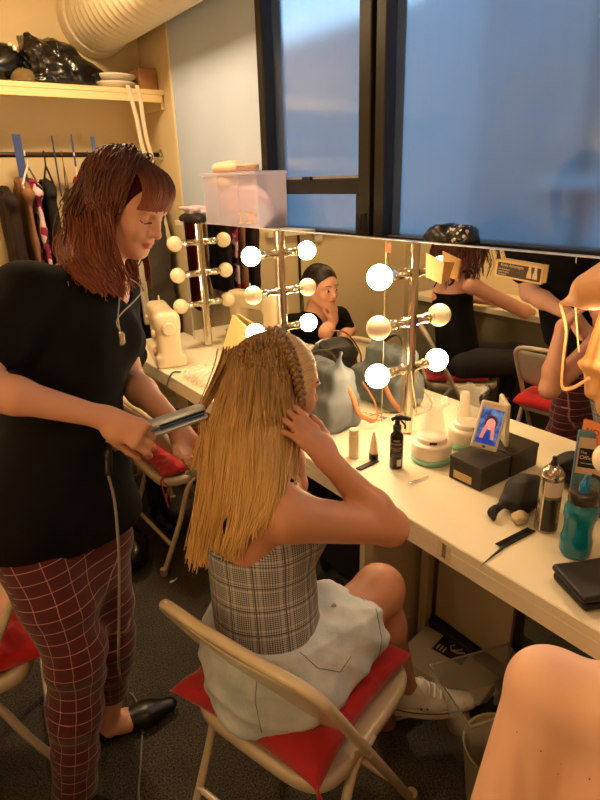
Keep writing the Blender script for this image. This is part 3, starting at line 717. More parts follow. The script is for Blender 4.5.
# tube standing on cap, white cylinder bottle, flat black pen/comb strip
p=A(1.19,1.285,Z)
tb=thing('cream_tube','clear tapered tube standing on its black cap','tube',p)
local(tb,MB().lathe([(.0150,0),(.0160,.002),(.0160,.020),(.014,.022)],24,p).obj('cap',m_black))
q=MB()
q.grid(lambda u,v:p+A(1,0,0)*math.cos(2*PI*u)*(.014*(1-v)+.003*0*v+.0008)+A(0,1,0)*math.sin(2*PI*u)*(.0145*(1-v)**.8+.0135*v*0+.010*v*(1-v)+.002)+A(0,0,.022+.075*v),24,12)
local(tb,q.obj('tube_body',mat('tube_milky',(236,206,170),.2,alpha=.75,spec=.7),auto=0))
p=A(1.145,1.335,Z)
cy=thing('pump_canister','plain white cylindrical bottle left of the standing tube','bottle',p)
local(cy,MB().lathe([(.016,0),(.0175,.002),(.0175,.080),(.017,.082)],26,p).obj('bottle_body',mat('white_tube',(222,208,180),.4)))
local(cy,MB().lathe([(.0172,.083),(.0172,.100),(.015,.103),(.0001,.1032)],26,p).obj('cap',mat('cap_cream',(232,210,170),.35)))
a=C_(358,470); b=C_(377,461); fr_=frame((a+b)/2,b-a); L=np.linalg.norm(b-a)
tag(MB(fr_).box((-L/2,-.010,0),(L/2,.010,.005),.001).obj('eyeliner_case',mat('dark_case',(30,24,20),.4)),'flat dark narrow case lying in front of the standing tube','case')
# little metal clip
a=C_(411,484); b=C_(429,477); cl=thing('hair_clip','small metal sectioning clip lying in front of the steamer','clip',a)
q=MB(); q.tube([a+A(0,0,.003),b+A(0,0,.003)],[.0035,.0012],8,flat=(.5,1)); q.tube([a+A(0,0,.006),b+A(0,0,.004)],[.003,.001],8,flat=(.5,1)); q.lathe([(.003,0),(.0055,.001),(.0055,.007),(.003,.008)],14,a); local(cl,q.obj('clip_jaw',m_chrome))
# two black boxes: one box; its mirror twin is its reflection
a=A(1.285,1.045,Z); b=A(1.285,.925,Z); fr_=frame(a,b-a); w=.12
bx=thing('black_box','matt black lidded box standing against the mirror under the phone','box',(a+b)/2)
dp=.136; h=.078
local(bx,MB(fr_).box((0,0,0),(w,dp,h-.012),.002).obj('box_body',mat('box_black',(34,28,20),.55),smooth=False))
local(bx,MB(fr_).box((-.001,-.001,h-.014),(w+.001,dp+.001,h),.002).obj('lid',mat('box_lid',(40,33,24),.5),smooth=False))
local(bx,MB(fr_).box((w*.16,-.0018,.010),(w*.72,-.0002,.034)).obj('paper_label',mat('label_cream',(196,170,120),.7),smooth=False))
# phone leaning on the box top
pb=A(1.372,.992,Z+h+.0055); fd=nrm(A(-.80,-.60,0)); rt=nrm(np.cross(A(0,0,1),fd)); up=nrm(A(0,0,1)-fd*.10); up,rt=nrm(up+rt*.16),nrm(rt-up*.16); nn=np.cross(rt,up)
fr_=(pb+A(0,0,.004),np.array([rt,up,nn]))   # x right, y up, z toward viewer
fr_=(fr_[0],fr_[1]*1.10)
ph=thing('phone','white cased phone leaning upright on the black box, screen lit','phone',pb)
local(ph,MB(fr_).box((-.036,0,-.010),(.036,.140,0),.004).obj('case',m_trim,smooth=False))
local(ph,MB(fr_).box((-.033,.003,.0002),(.033,.137,.0012),.0005).obj('bezel',mat('phone_bezel',(225,215,205),.2),smooth=False))
ms=bpy.data.materials.new('screen_blue'); ms.use_nodes=True; t=NT(ms); c_=t.mix(t.ramp(t.noise(60,3),.35,.65),lin((40,58,110)),lin((96,120,170))); t.link(c_,t.b.inputs['Base Color']); t.link(c_,t.b.inputs['Emission Color']); t.b.inputs['Emission Strength'].default_value=.7; t.b.inputs['Roughness'].default_value=.15
scr=local(ph,MB(fr_).box((-.029,.018,.0012),(.029,.122,.0016)).obj('screen',ms,smooth=False))
def scrm(n,c): return mat(n,c,.3,emit=lin(c),es=.5)
q=MB(fr_); pic=MB(fr_)
def disc(q,cx,cy,rx,ry,z,n=20): q.add([(cx+rx*math.cos(2*PI*i/n),cy+ry*math.sin(2*PI*i/n),z) for i in range(n)],[tuple(range(n))])
disc(q,.002,.078,.0125,.017,.0020); q2=MB(fr_)
for s_ in(-1,1): q2.tube([(s_*.019+.001,.036,.0021),(s_*.015+.001,.058,.0021),(s_*.009+.001,.072,.0021)],[.006,.005,.0035],8,flat=(.06,1) if 0 else None)
hp=MB(fr_); disc(hp,.002,.082,.017,.021,.0018); local(ph,hp.obj('pictured_hair',scrm('pic_hair',(60,34,30)),smooth=False))
local(ph,q.obj('pictured_face',scrm('pic_skin',(225,150,140)),smooth=False))
q2=MB(fr_)
for s_ in(-1,1): q2.add([(s_*.020,.034,.0022),(s_*.010,.034,.0022),(s_*.004+.001,.070,.0022),(s_*.013+.001,.074,.0022)],[(0,1,2,3)])
local(ph,q2.obj('pictured_arms',scrm('pic_arm',(205,130,125)),smooth=False))
q2=MB(fr_); q2.add([(-.022,.019,.0019),(.024,.019,.0019),(.012,.056,.0019),(-.010,.056,.0019)],[(0,1,2,3)]); local(ph,q2.obj('pictured_top',scrm('pic_top',(30,60,150)),smooth=False))
q2=MB(fr_); q2.lathe([(.005,0),(.005,.0005),(.0001,.0006)],16,(0,.011,.0012),(0,0,1)); local(ph,q2.obj('home_button',m_chrome))
# hairspray can
p=A(1.265,.70,Z)
hs=thing('hairspray_can','tall silver hairspray can with black nozzle beside the teal bottle','can',p)
mc=mat('can_bronze',(168,160,148),.22,.9); 
local(hs,MB().lathe([(.0265,0),(.0285,.003),(.0285,.158),(.0265,.163),(.0275,.166),(.0255,.172),(.018,.181),(.0115,.185),(.0115,.190)],40,p).obj('can_body',mc))
local(hs,MB().lathe([(.0285,.159),(.0292,.162),(.0285,.166),(.027,.1665)],40,p).obj('rim',m_chrome))
local(hs,MB().lathe([(.0085,.188),(.0085,.196),(.006,.200),(.006,.210),(.0045,.212)],20,p).obj('nozzle',m_black))
av=math.atan2(-p[1],-p[0])
arc_label('white_label',mat('can_white',(205,190,175),.35),.0285,.108,.150,p,.95,hs,a0=av+.55)
arc_label('dark_label',mat('can_dark',(40,32,24),.3),.0285,.008,.100,p,.95,hs,a0=av+.55)
arc_label('green_band',mat('can_green',(95,100,50),.4),.0285,.101,.107,p,.95,hs,a0=av+.55)
arc_label('bright_stripe',mat('can_stripe',(230,215,190),.25),.0285,.006,.15,p,.06,hs,a0=av-.48)
for k in range(10): arc_label('fine_print',mat('can_print',(190,175,140),.5) if k==0 else bpy.data.materials['can_print'],.0291,.088-.006*k,.0905-.006*k,p,.22,hs,a0=av+1.05)
# teal drink bottle
p=A(1.225,.595,Z)
wb=thing('drink_bottle','translucent teal drink bottle with blue spout and grey lid','bottle',p)
mt=mat('teal_plastic',(0,132,160),.08,trans=.35,spec=.7); 
local(wb,MB().lathe([(.028,0),(.034,.004),(.0365,.012),(.0365,.045),(.034,.055),(.0325,.075),(.034,.095),(.0375,.108),(.0375,.128),(.033,.138),(.029,.143),(.0285,.150)],44,p).obj('bottle_body',mt))
local(wb,MB().lathe([(.031,.146),(.0335,.148),(.0335,.166),(.031,.172),(.022,.176),(.012,.177)],40,p).obj('lid',mat('lid_grey',(46,40,36),.3)))
s=Sculpt(); s.cone(p+A(-.006,-.002,.172),p+A(-.006,-.002,.192),.013,.010,k=.004); s.cone(p+A(-.006,-.002,.190),p+A(-.004,-.002,.214),.010,.005,k=.006); s.build('spout',mat('spout_blue',(0,120,180),.25),wb,h=.0022)
q=MB(); q.tube(curve_pts([p+A(.02,-.03,.172),p+A(.03,-.02,.20),p+A(.022,.0,.21)],6),.004,8); local(wb,q.obj('carry_loop',bpy.data.materials['lid_grey']))
# blue and white packet with "The Official" patch
fd=nrm(A(-.86,-.50,0)); rt=nrm(np.cross(A(0,0,1),fd)); bl=C_(564,512,Z)+rt*.035; up=nrm(A(0,0,1)-fd*.10); fr_=(bl,np.array([rt,up,np.cross(rt,up)]))
pk=thing('hair_net_packet','blue and white packet with a black brand patch behind the hairspray','packet',bl)
q=MB(fr_); q.box((-.03,0,-.012),(.080,.240,0),.003); local(pk,q.obj('packet_body',mat('packet_blue',(92,134,168),.45),smooth=False))
local(pk,MB(fr_).box((-.024,.120,.0002),(.078,.222,.0010)).obj('cream_panel',mat('packet_cream',(214,190,165),.6),smooth=False))
local(pk,MB(fr_).box((-.020,.138,.0011),(.030,.192,.0016)).obj('black_patch',mat('packet_black',(24,18,18),.5),smooth=False))
local(pk,MB(fr_).box((.033,.138,.0011),(.076,.192,.0016)).obj('logo_patch',bpy.data.materials['packet_black'],smooth=False))
local(pk,MB(fr_).box((.018,.206,.0011),(.036,.214,.0016)).obj('hang_slot',m_black,smooth=False))
mw_=mat('print_white',(232,222,212),.6)
def fp3(x,y,z): return fr_[0]+A(x,y,z)@fr_[1]
text_obj('text_the','The',.011,mw_,fp3(-.010,.180,.0018),rt,up,pk)
text_obj('text_official','Official!',.0150,mw_,fp3(.005,.166,.0018),rt,up,pk)
text_obj('text_line','HAIR PRODUCTS',.0052,mw_,fp3(.005,.150,.0018),rt,up,pk)
q=MB(fr_); q.tube([(.042,.145,.002),(.050,.172,.002),(.058,.145,.002)],.003,6); q.lathe([(.0001,0),(.005,.0004),(.0001,.0008)],12,(.050,.180,.0016),(0,0,1)); local(pk,q.obj('logo_figure',mw_,smooth=False))
local(pk,MB(fr_).box((-.02,.03,.0002),(.07,.105,.0010)).obj('lower_print',mat('packet_pattern',(110,140,150),.5,var=.5,vs=90),smooth=False))
# orange note on the mirror behind the packet
a=onx(584,419,MX-.003); b=onx(606,432,MX-.003)
nt=thing('orange_note','orange paper note stuck low on the mirror behind the packet','note',a)
q=MB().box((MX-.004,b[1]-.03,a[2]-.075),(MX-.0025,a[1],a[2])); local(nt,q.obj('paper',mat('orange_paper',(238,150,95),.7),smooth=False))
text_obj('writing','NOTES',.022,mat('red_ink',(170,60,40),.7),(MX-.0045,(a[1]+b[1]-.03)/2,a[2]-.028),(0,-1,0),(0,0,1),nt)
# rounded pale sponge/brush top at the right edge
p=A(1.36,.42,Z); s=Sculpt(); s.cone(p+A(0,0,.03),p+A(0,0,.12),.022,.026,k=.02); s.ell(p+A(0,0,.15),(.028,.028,.04),k=.02); s.clip((0,0,Z),(0,0,-1))
tag(s.build('powder_bottle',mat('pale_cream_plastic',(222,196,150),.45),h=.003),'pale rounded powder bottle past the near light bar','bottle')
# dark cloth bag with a pale hair net ball, comb, leather pouch
s=Sculpt(); c0=A(1.30,.80,Z)
s.ell(c0+A(0,0,.04),(.055,.055,.050)); s.ell(c0+A(.015,-.01,.065),(.038,.045,.040),k=.03); s.cone(c0+A(-.03,.02,.03),c0+A(-.105,.015,.016),.022,.009,k=.02); s.cone(c0+A(-.105,.015,.014),c0+A(-.118,-.000,.012),.012,.008,k=.01)
s.disp(crumple(.010,60,31)); s.clip((0,0,Z),(0,0,-1)); tag(s.build('drawstring_pouch',mat('charcoal_cloth',(22,19,18),.7),h=.003),'crumpled charcoal cloth pouch between the black box and hairspray','pouch')
p=C_(519,523); s=Sculpt(); s.ell(p+A(0,0,.018),(.024,.020,.018)); s.disp(folds(.0022,160,32)); s.clip((0,0,Z),(0,0,-1)); tag(s.build('hair_net_ball',mat('beige_mesh',(205,185,150),.8,var=.35,vs=160),h=.002),'small beige bundled hair net beside the charcoal pouch','hair net')
a=C_(480,567); b=C_(502,549); c_=C_(535,532); cm=thing('tail_comb','black tail comb lying near the counter edge','comb',b)
q=MB(); q.tube([a+A(0,0,.002),(a*.5+b*.5)+A(0,0,.003),b+A(0,0,.003)],[.0008,.0022,.004],8); local(cm,q.obj('tail',m_black))
d_=nrm(c_-b); L=np.linalg.norm(c_-b); fr_=frame(b,d_); local(cm,MB(fr_).box((-.004,-.002,.001),(L,.006,.005),.001).obj('spine',m_black,smooth=False))
q=MB(fr_); k=0
while k*.0022<L-.004: q.box((.001+k*.0022,.006,.0016),(.0021+k*.0022,.022,.0040)); k+=1
tag(local(cm,q.obj('teeth',m_black,smooth=False)),kind='stuff')
# black leather pouch folded over white one
e=[C_(553,582),C_(556,592),C_(600,618),C_(600,560)]
def slab(name,pts,z0,th,m,seed,label,cat):
    c_=np.mean(pts,0); s=Sculpt(); 
    fr=frame(c_,pts[1]-pts[0])
    return None
s=Sculpt(); d1=nrm(A(.9,-.45,0)); d2=np.cross(A(0,0,1),d1); cc=C_(553,583)+d1*.085-d2*.0+A(0,0,.022)
rot=np.array([d1,d2,A(0,0,1)])
pu=thing('leather_pouch','folded black leather pouch at the right counter edge','pouch',(cc[0],cc[1],Z))
s.box(cc+A(0,0,.012)-d2*.045,(.085,.062,.009),rot,rad=.008); s.disp(folds(.002,40,41)); s.build('top_flap',mat('black_leather',(13,11,10),.5,bump=.0006,bs=500),pu,h=.003)
s=Sculpt(); s.box(cc+A(0,0,-.010)-d2*.045+d1*.005,(.082,.060,.010),rot,rad=.009); s.disp(folds(.003,40,42)); s.clip((0,0,Z),(0,0,-1)); s.build('lower_fold',bpy.data.materials['black_leather'],pu,h=.003)
s=Sculpt(); s.box(cc+A(0,0,-.018)-d2*.040+d1*.012,(.080,.062,.004),rot,rad=.003); s.disp(folds(.002,50,43)); s.clip((0,0,Z),(0,0,-1)); s.build('lining',mat('lining_white',(200,185,160),.8),pu,h=.003)
# cables and paper near the base of the light bar
q=MB(); q.tube(curve_pts([C_(340,432)+A(0,0,.004),C_(362,420)+A(0,0,.004),C_(386,410)+A(0,0,.004),C_(402,404)+A(0,0,.006)],8),.0022,6); q.tube(curve_pts([C_(402,404)+A(0,0,.008),A(1.40,1.30,.85),A(1.41,1.33,.95),A(1.41,1.34,1.0)],8),.0022,6)
tag(q.obj('power_cord',mat('beige_cord',(190,165,115),.5)),'thin beige cord running along the mirror base to the light bar','cord')
q=MB(); q.tube([C_(386,414)+A(0,0,.012),C_(394,410)+A(0,0,.016)],[.009,.011],12); q.tube([C_(394,410)+A(0,0,.016),C_(404,405)+A(0,0,.018)],[.008,.004],12)
tag(q.obj('cord_plug',m_chrome),'small metal plug on the cord beside the spray bottle','plug')
pc=C_(368,412); fr_=frame(pc,(.3,1,0)); mp=mat('blue_print_paper',(226,208,165),.7); t=NT(mp); c_=t.mix(t.math('GREATER_THAN',t.noise(55,4),.53),lin((226,208,165)),lin((110,130,150))); t.link(c_,t.b.inputs['Base Color'])
tag(MB(fr_).box((-.11,-.05,0),(.06,.045,.0008)).obj('paper_sheet',mp,smooth=False),'paper sheet with blue print under the bulbs beside the grey tote','paper')
# card and envelope on mirror
a=onx(497,259,MX-.003); b=onx(543,285,MX-.003); yy0,yy1=a[1],onx(545,266,MX-.003)[1]; zc_=(a[2]+b[2])/2
cd=thing('name_card','dark name card with cream border stuck at the top of the mirror','card',((MX-.003),(yy0+yy1)/2,zc_))
tl=onx(497,259,MX-.004); tr=onx(544,267,MX-.004); blp=onx(496.5,276,MX-.004)
r_=nrm(tr-tl); u_=nrm(A(0,0,1)-r_*r_[2]); wd=np.linalg.norm(tr-tl); hg=.056
hg=abs((blp-tl)@u_); fr_=(tl-u_*hg,np.array([r_,u_,np.cross(r_,u_)]))
local(cd,MB(fr_).box((0,0,0),(wd,hg,.001)).obj('card_border',mat('card_cream',(226,196,145),.6),smooth=False))
local(cd,MB(fr_).box((.006,.005,.001),(wd-.005,hg-.006,.0014)).obj('card_face',mat('card_olive',(72,56,34),.6),smooth=False))
local(cd,MB((fr_[0],fr_[1])).box((.012,.006,-.0025),(wd+.010,hg+.006,-.001)).obj('back_sheet',mat('card_back',(205,180,130),.7),smooth=False))
mpc=mat('card_print',(224,204,160),.6)
def cp(x,y): return fr_[0]+A(x,y,.0016)@fr_[1]
text_obj('name_text','Katie Athanagas',hg*.24,mpc,cp(wd*.36,hg*.74),r_,u_,cd)
for k in range(3): text_obj('small_text',['hair & makeup','artist & stylist','for theatre'][k],hg*.13,mpc,cp(wd*.075,hg*(.50-.15*k)),r_,u_,cd,align='LEFT')
q=MB(fr_)
for bx_ in (.74,.86):
    w_=wd*bx_; q.add([(w_-.008,hg*.22,.0018),(w_+.008,hg*.22,.0018),(w_+.006,hg*.5,.0018),(w_+.004,hg*.72,.0018),(w_-.004,hg*.72,.0018),(w_-.007,hg*.48,.0018)],[(0,1,2,3,4,5)]); disc(q,w_,hg*.79,.0045,.0045,.0018)
local(cd,q.obj('printed_figures',mpc,smooth=False))
tl=A(1.392,1.345,1.375)
ev=thing('tan_envelope','small tan folded card tucked on the light bar by the top bulb','card',tl)
r_=nrm(onx(443,262,1.385)-onx(427,254,1.385)); q=MB(); P=[onx(426,253,1.386),onx(444,262,1.386),onx(441,284,1.386),onx(426,277,1.386)]
q.add(P+[p_+A(.002,0,0) for p_ in P],[(0,1,2,3),(7,6,5,4),(0,4,5,1),(1,5,6,2),(2,6,7,3),(3,7,4,0)]); local(ev,q.obj('card_front',mat('tan_card',(214,170,110),.7),smooth=False))
q=MB(); P2=[P[1],P[1]+A(.028,-.018,-.002),P[2]+A(.02,-.012,.012),P[2]]; q.add(P2+[p_+A(-.001,-.001,0) for p_ in P2],[(0,1,2,3),(7,6,5,4),(0,4,5,1),(1,5,6,2),(2,6,7,3),(3,7,4,0)]); local(ev,q.obj('card_flap',mat('tan_card_flap',(186,138,84),.7),smooth=False))
a=onx(388,248,MX-.002); tag(MB().box((MX-.002,a[1]-.012,a[2]-.014),(MX-.0008,a[1]+.012,a[2]+.016)).obj('orange_sticker',mat('sticker_orange',(205,110,80),.6),smooth=False),'small orange sticker at the top edge of the mirror','sticker')
# storage box with sewing scraps on the ledge; dark cap beside
zb=1.4365; c0=A(1.490,2.63,zb)
sb=thing('storage_box','translucent plastic storage box of fabric on the ledge by the window','storage box',c0)
mcl=mat('frosted_plastic',(222,216,240),.3,alpha=.34,spec=.6)
x0,x1,y0,y1=1.385,1.555,2.285,2.80; x0=1.40
q=MB()
def wl(lo,hi): q.box(lo,hi,.002)
H=.235
wl((x0,y0,zb),(x1,y1,zb+.003)); wl((x0,y0,zb+.003),(x0+.003,y1,zb+H)); wl((x1-.003,y0,zb+.003),(x1,y1,zb+H)); wl((x0+.003,y0,zb+.003),(x1-.003,y0+.003,zb+H)); wl((x0+.003,y1-.003,zb+.003),(x1-.003,y1,zb+H))
for yy in (y0+.16,y1-.16): wl((x0-.003,yy,zb+.01),(x0,yy+.012,zb+H))
local(sb,q.obj('box_shell',mcl,smooth=False))
q=MB(); q.box((x0-.010,y0-.010,zb+H-.01),(x0+.002,y1+.010,zb+H+.004),.002); q.box((x0,y0-.010,zb+H-.01),(x1,y0+.002,zb+H+.004),.002); q.box((x0,y1-.002,zb+H-.01),(x1,y1+.010,zb+H+.004),.002); q.box((x1-.002,y0,zb+H-.01),(x1+.004,y1,zb+H+.004),.002); local(sb,q.obj('rim',mcl,smooth=False))
def blob(name,c,r,col,seed,label,cat,amp=.006,grp=None,h=.005):
    s=Sculpt(); s.ell(c,r); s.ell(A(*c)+A(0,r[1]*.4,r[2]*.2),A(*r)*A(.8,.7,.8),k=.03); s.disp(crumple(amp*2,32,seed)); s.clip((0,0,zb+.0045),(0,0,-1))
    return tag(s.build(name,mat(name+'_%d'%seed,col,.85,sheen=.3),h=h),label,cat,grp)
blob('folded_fabric',(1.477,2.52,zb+.10),(.065,.20,.085),(236,190,205),51,'pink folded fabric filling the storage box','fabric')
blob('folded_fabric',(1.477,2.68,zb+.19),(.06,.10,.05),(240,205,170),52,'peach fabric piled over the left of the storage box','fabric')
blob('folded_fabric',(1.477,2.41,zb+.06),(.06,.10,.055),(205,205,225),53,'white fabric at the right of the storage box','fabric')
for k,(yy,zz,cl_) in enumerate(((2.34,.055,(214,140,60)),(2.38,.035,(226,170,70)),(2.305,.02,(150,110,160)),(2.45,.03,(235,180,90)))):
    tag(MB().lathe([(.014,0),(.014,.004),(.008,.008),(.009,.035),(.014,.042),(.014,.046)],16,(1.41,yy,zb+.006+zz*.3),(0,.1,1)).obj('thread_spool',mat('thread%d'%k,cl_,.7)),['orange thread spool near the right wall of the storage box','yellow thread spool in the storage box','purple thread spool at the right corner of the storage box','golden thread spool in the middle of the storage box'][k],'thread spool','thread spools in the storage box')
tag(MB().box((1.4065,2.365,zb+.03),(1.4105,2.385,zb+.115),.001).obj('wooden_ruler',mat('peach_wood',(222,160,100),.6)),'short peach coloured stick standing in the storage box','stick')
s=Sculpt(); s.box((1.475,2.60,zb+H+.022),(.065,.12,.015),rad=.012,k=.01); s.ell((1.475,2.66,zb+H+.038),(.05,.09,.018),k=.03); s.disp(folds(.004,50,55)); tag(s.build('folded_towel',mat('peach_towel',(244,206,176),.9),h=.005),'folded peach towel lying across the top of the storage box','towel')
s=Sculpt(); s.ell((1.46,3.02,zb+.05),(.05,.12,.028)); s.box((1.46,3.04,zb+.068),(.055,.12,.012),rad=.01,k=.01); s.disp(folds(.004,45,56)); tag(s.build('pale_garment',mat('lilac_cloth',(205,190,205),.85),h=.005),'folded lilac white garment left of the storage box','garment')
s=Sculpt(); s.ell((1.42,3.00,zb+.018),(.05,.13,.030)); s.ell((1.40,2.96,zb+.01),(.03,.09,.022),k=.02); s.disp(folds(.006,50,57)); s.clip((0,0,zb+.0005),(0,0,-1)); tag(s.build('black_cloth',mat('black_rag',(16,14,14),.7),h=.005),'crumpled black cloth under the pale garment beside the storage box','cloth')
# lace cap on the ledge behind the mirror
p=A(1.50,1.27,1.3845); mlc=bpy.data.materials.new('dotted_lace'); mlc.use_nodes=True; t=NT(mlc); v=t.add('ShaderNodeTexVoronoi'); v.inputs['Scale'].default_value=75; t.link(t.co(),v.inputs['Vector']); t.link(t.mix(t.math('LESS_THAN',v.outputs['Distance'],.42),lin((14,12,13)),lin((225,212,190))),t.b.inputs['Base Color']); t.b.inputs['Roughness'].default_value=.5
hb=thing('dotted_headscarf','black headscarf with cream dots lying on the ledge above the mirror','headscarf',p)
s=Sculpt(); s.ell(p+A(-.005,.03,.055),(.045,.085,.055)); s.ell(p+A(-.01,-.05,.05),(.045,.06,.050),k=.03); s.disp(crumple(.014,40,61)); s.clip((0,0,p[2]),(0,0,-1)); s.build('dark_wrap',mat('black_satin',(16,14,18),.4),hb,h=.004)
s=Sculpt(); s.ell(p+A(-.012,-.045,.068),(.042,.052,.040)); s.disp(crumple(.010,40,62)); s.build('dotted_panel',mlc,hb,h=.003)
# ---------------------------------------------------------------- sewing machine and clutter at the far end
o0=A(1.13,2.86,Z); ang=math.atan2(.95,-.3); xd=nrm(A(.25,.97,0)); zd=A(0,0,1); yd=np.cross(zd,xd)  # x along machine toward the far end
rot=np.array([xd,yd,zd]); S_=lambda x,y,z:o0+A(x,y,z)*1.0@rot
sm=thing('sewing_machine','cream white domestic sewing machine on the far end of the counter','sewing machine',o0)
mm=mat('machine_white',(238,222,190),.3,coat=.3)
s=Sculpt(); s.box(S_(.02,0,.03),(.20,.075,.030),rot,rad=.012); s.box(S_(-.13,0,.14),(.055,.06,.13),rot,rad=.028,k=.03); s.box(S_(.02,0,.235),(.20,.055,.048),rot,rad=.03,k=.035); s.box(S_(.165,0,.18),(.042,.05,.075),rot,rad=.025,k=.03)
s.clip((0,0,Z),(0,0,-1)); s.build('machine_body',mm,sm,h=.004)
q=MB(); q.tube([S_(.165,0,.115),S_(.165,0,.07)],.004,8); q.lathe([(.012,0),(.012,.006)],12,S_(.165,0,.07)); local(sm,q.obj('needle_bar',m_chrome))
for k,(x,z,r_) in enumerate(((-.13,.17,.024),(-.13,.085,.020),(.165,.20,.014))):
    local(sm,MB().lathe([(r_,0),(r_,.016),(r_*.8,.021),(.0001,.022)],24,S_(x,.058,z) if x<0 else S_(x,.048,z),tuple(yd)).obj('dial',mat('dial_cream%d'%k,(228,205,170) if k!=1 else (225,170,140),.35)))
local(sm,MB().lathe([(.032,0),(.034,.004),(.034,.018),(.028,.024),(.0001,.025)],28,S_(-.186,0,.205),tuple(-xd)).obj('hand_wheel',mm))
local(sm,MB().lathe([(.016,0),(.016,.004),(.004,.006),(.004,.05)],16,S_(.06,0,.28)).obj('spool_pin',mm))
mpx=mat('plastic_film',(235,225,205),.12,alpha=.35,spec=.8)
s=Sculpt(); p=C_(200,372); s.box(A(1.16,2.33,Z+.02),(.10,.13,.018),rad=.01); s.ell(A(1.13,2.42,Z+.03),(.09,.10,.03),k=.03); s.disp(crumple(.018,50,71)); s.clip((0,0,Z),(0,0,-1))
tag(s.build('plastic_wrap',mpx,h=.004),'crumpled clear plastic packaging in front of the sewing machine','packaging')
q=MB(frame(A(1.28,2.28,Z+.0),(.3,1,0))); q.box((-.11,-.05,0),(.11,.05,.07),.004); tag(q.obj('white_carton',m_trim,smooth=False),'small white carton behind the plastic packaging','carton')
fr_=frame(A(1.33,2.54,Z),(.0,1,.0)); fd=nrm(A(-.8,-.6,.25))
q=MB(); P=[A(1.405,2.62,Z+.09),A(1.37,2.36,Z+.10),A(1.40,2.44,Z+.27),A(1.405,2.60,Z+.25)]; P=[A(1.34,2.66,Z),A(1.30,2.34,Z),A(1.39,2.42,Z+.20),A(1.405,2.60,Z+.24)]
q.add(P+[p_+A(.01,0,0) for p_ in P],[(0,1,2,3),(7,6,5,4),(0,4,5,1),(1,5,6,2),(2,6,7,3),(3,7,4,0)]); tag(q.obj('paper_folder',mat('folder_cream',(240,215,150),.6),smooth=False),'cream paper folder leaning on the mirror behind the sewing machine','folder')
q=MB(); q.tube(curve_pts([C_(181,372),C_(176,374)+A(-.02,0,.008),C_(172,380)+A(-.03,0,-.03),C_(170,392)+A(-.04,0,-.12),A(.985,2.55,.35),A(1.08,2.62,.02)],8),.004,8); tag(q.obj('machine_cord',m_cord),'black cord hanging over the counter edge below the sewing machine','cord')
# ---------------------------------------------------------------- bags on the counter by the mirror
mtote=mat('grey_canvas',(104,112,116),.75,var=.1,vs=10,bump=.0006,bs=500)
tt=thing('tote_bag','grey blue tote bag with orange handles slumped on the counter','bag',(1.27,1.66,Z))
c0=A(1.255,1.655,Z)
s=Sculpt(); s.box(c0+A(.0,.0,.07),(.085,.15,.07),rad=.025); s.box(c0+A(.005,-.02,.17),(.055,.115,.07),rad=.02,k=.05); s.cone(c0+A(0,-.09,.20),c0+A(.0,-.115,.295),.035,.010,k=.05,flat=((1,0,0),.5)); s.cone(c0+A(0,.06,.20),c0+A(.0,.09,.27),.035,.010,k=.05,flat=((1,0,0),.5))
s.disp(crumple(.016,22,81)); s.clip((0,0,Z),(0,0,-1)); s.build('tote_body',mtote,tt,h=.004)
mh=mat('tan_leather',(196,130,85),.5)
q=MB(); q.tube(curve_pts([c0+A(.0,-.135,.20),c0+A(.02,-.16,.14),c0+A(.04,-.18,.07),c0+A(.10,-.20,.04),c0+A(.13,-.16,.09),c0+A(.12,-.10,.16)],8),.006,8,flat=(.5,1.6)); local(tt,q.obj('handle',mh))
q=MB(); q.tube(curve_pts([c0+A(-.02,.09,.19),c0+A(-.03,.03,.26),c0+A(-.01,-.05,.29),c0+A(.01,-.11,.24)],8),.005,8,flat=(.5,1.6)); o=local(tt,q.obj('handle',mat('dark_handle',(60,50,45),.5))); o['label']='dark handle'
bb=thing('rucksack','dark olive and black rucksack behind the head of the blonde woman','bag',(1.28,1.97,Z)); c1=A(1.275,2.0,Z)
s=Sculpt(); s.ell(c1+A(0,0,.09),(.085,.14,.10)); s.ell(c1+A(.0,-.05,.15),(.075,.10,.07),k=.04); s.disp(crumple(.018,30,83)); s.clip((0,0,Z),(0,0,-1)); s.build('bag_body',mat('dark_olive',(44,38,26),.7,var=.4,vs=14),bb,h=.005)
q=MB(); q.tube(curve_pts([c1+A(-.06,-.13,.06),c1+A(-.09,-.10,.14),c1+A(-.05,-.05,.23),c1+A(0,0,.24)],8),.009,8,flat=(.4,1.3)); local(bb,q.obj('strap',mat('brown_strap',(110,66,34),.6)))
q=MB(frame(A(1.33,2.24,Z),(.2,1,0))); q.box((-.045,-.04,0),(.045,.04,.15),.01); tag(q.obj('tissue_box',mat('tissue_cream',(225,205,165),.7)),'cream tissue box near the lower lit bulb of the middle light bar','box')
# tan camisole hanging from the near light bar
tc=thing('tan_camisole','tan camisole with padded cup and thin straps hanging at the right','camisole',(1.3,.66,1.25))
mtan=mat('tan_satin',(222,164,110),.5,sheen=.2); mgz=mat('tan_crepe',(214,164,108),.75)
e1=onx(559,303,1.27); e2=onx(600,262,1.27)
s=Sculpt(); cc=onx(600,290,1.27); rt=nrm(A(.1,-1,0))
s.cone(onx(562,303,1.27),onx(590,296,1.27),.006,.028,k=.02); s.cone(onx(590,290,1.27),onx(622,286,1.27),.040,.055,k=.02); s.cone(onx(598,275,1.27),onx(622,262,1.27),.018,.03,k=.02); s.build('moulded_cup',mtan,tc,h=.004)
q=MB(); P=[onx(560,303,1.265),onx(566,330,1.27),onx(563,360,1.275),onx(562,386,1.28),onx(572,388,1.29),onx(590,378,1.29)]; q.tube(curve_pts(P,8),.0055,8,flat=(.3,1)); local(tc,q.obj('strap',mtan))
q=MB(); P=[onx(575,300,1.28),onx(577,330,1.285),onx(579,352,1.29)]; q.tube(curve_pts(P,8),.003,8,flat=(.4,1)); local(tc,q.obj('strap',mtan))
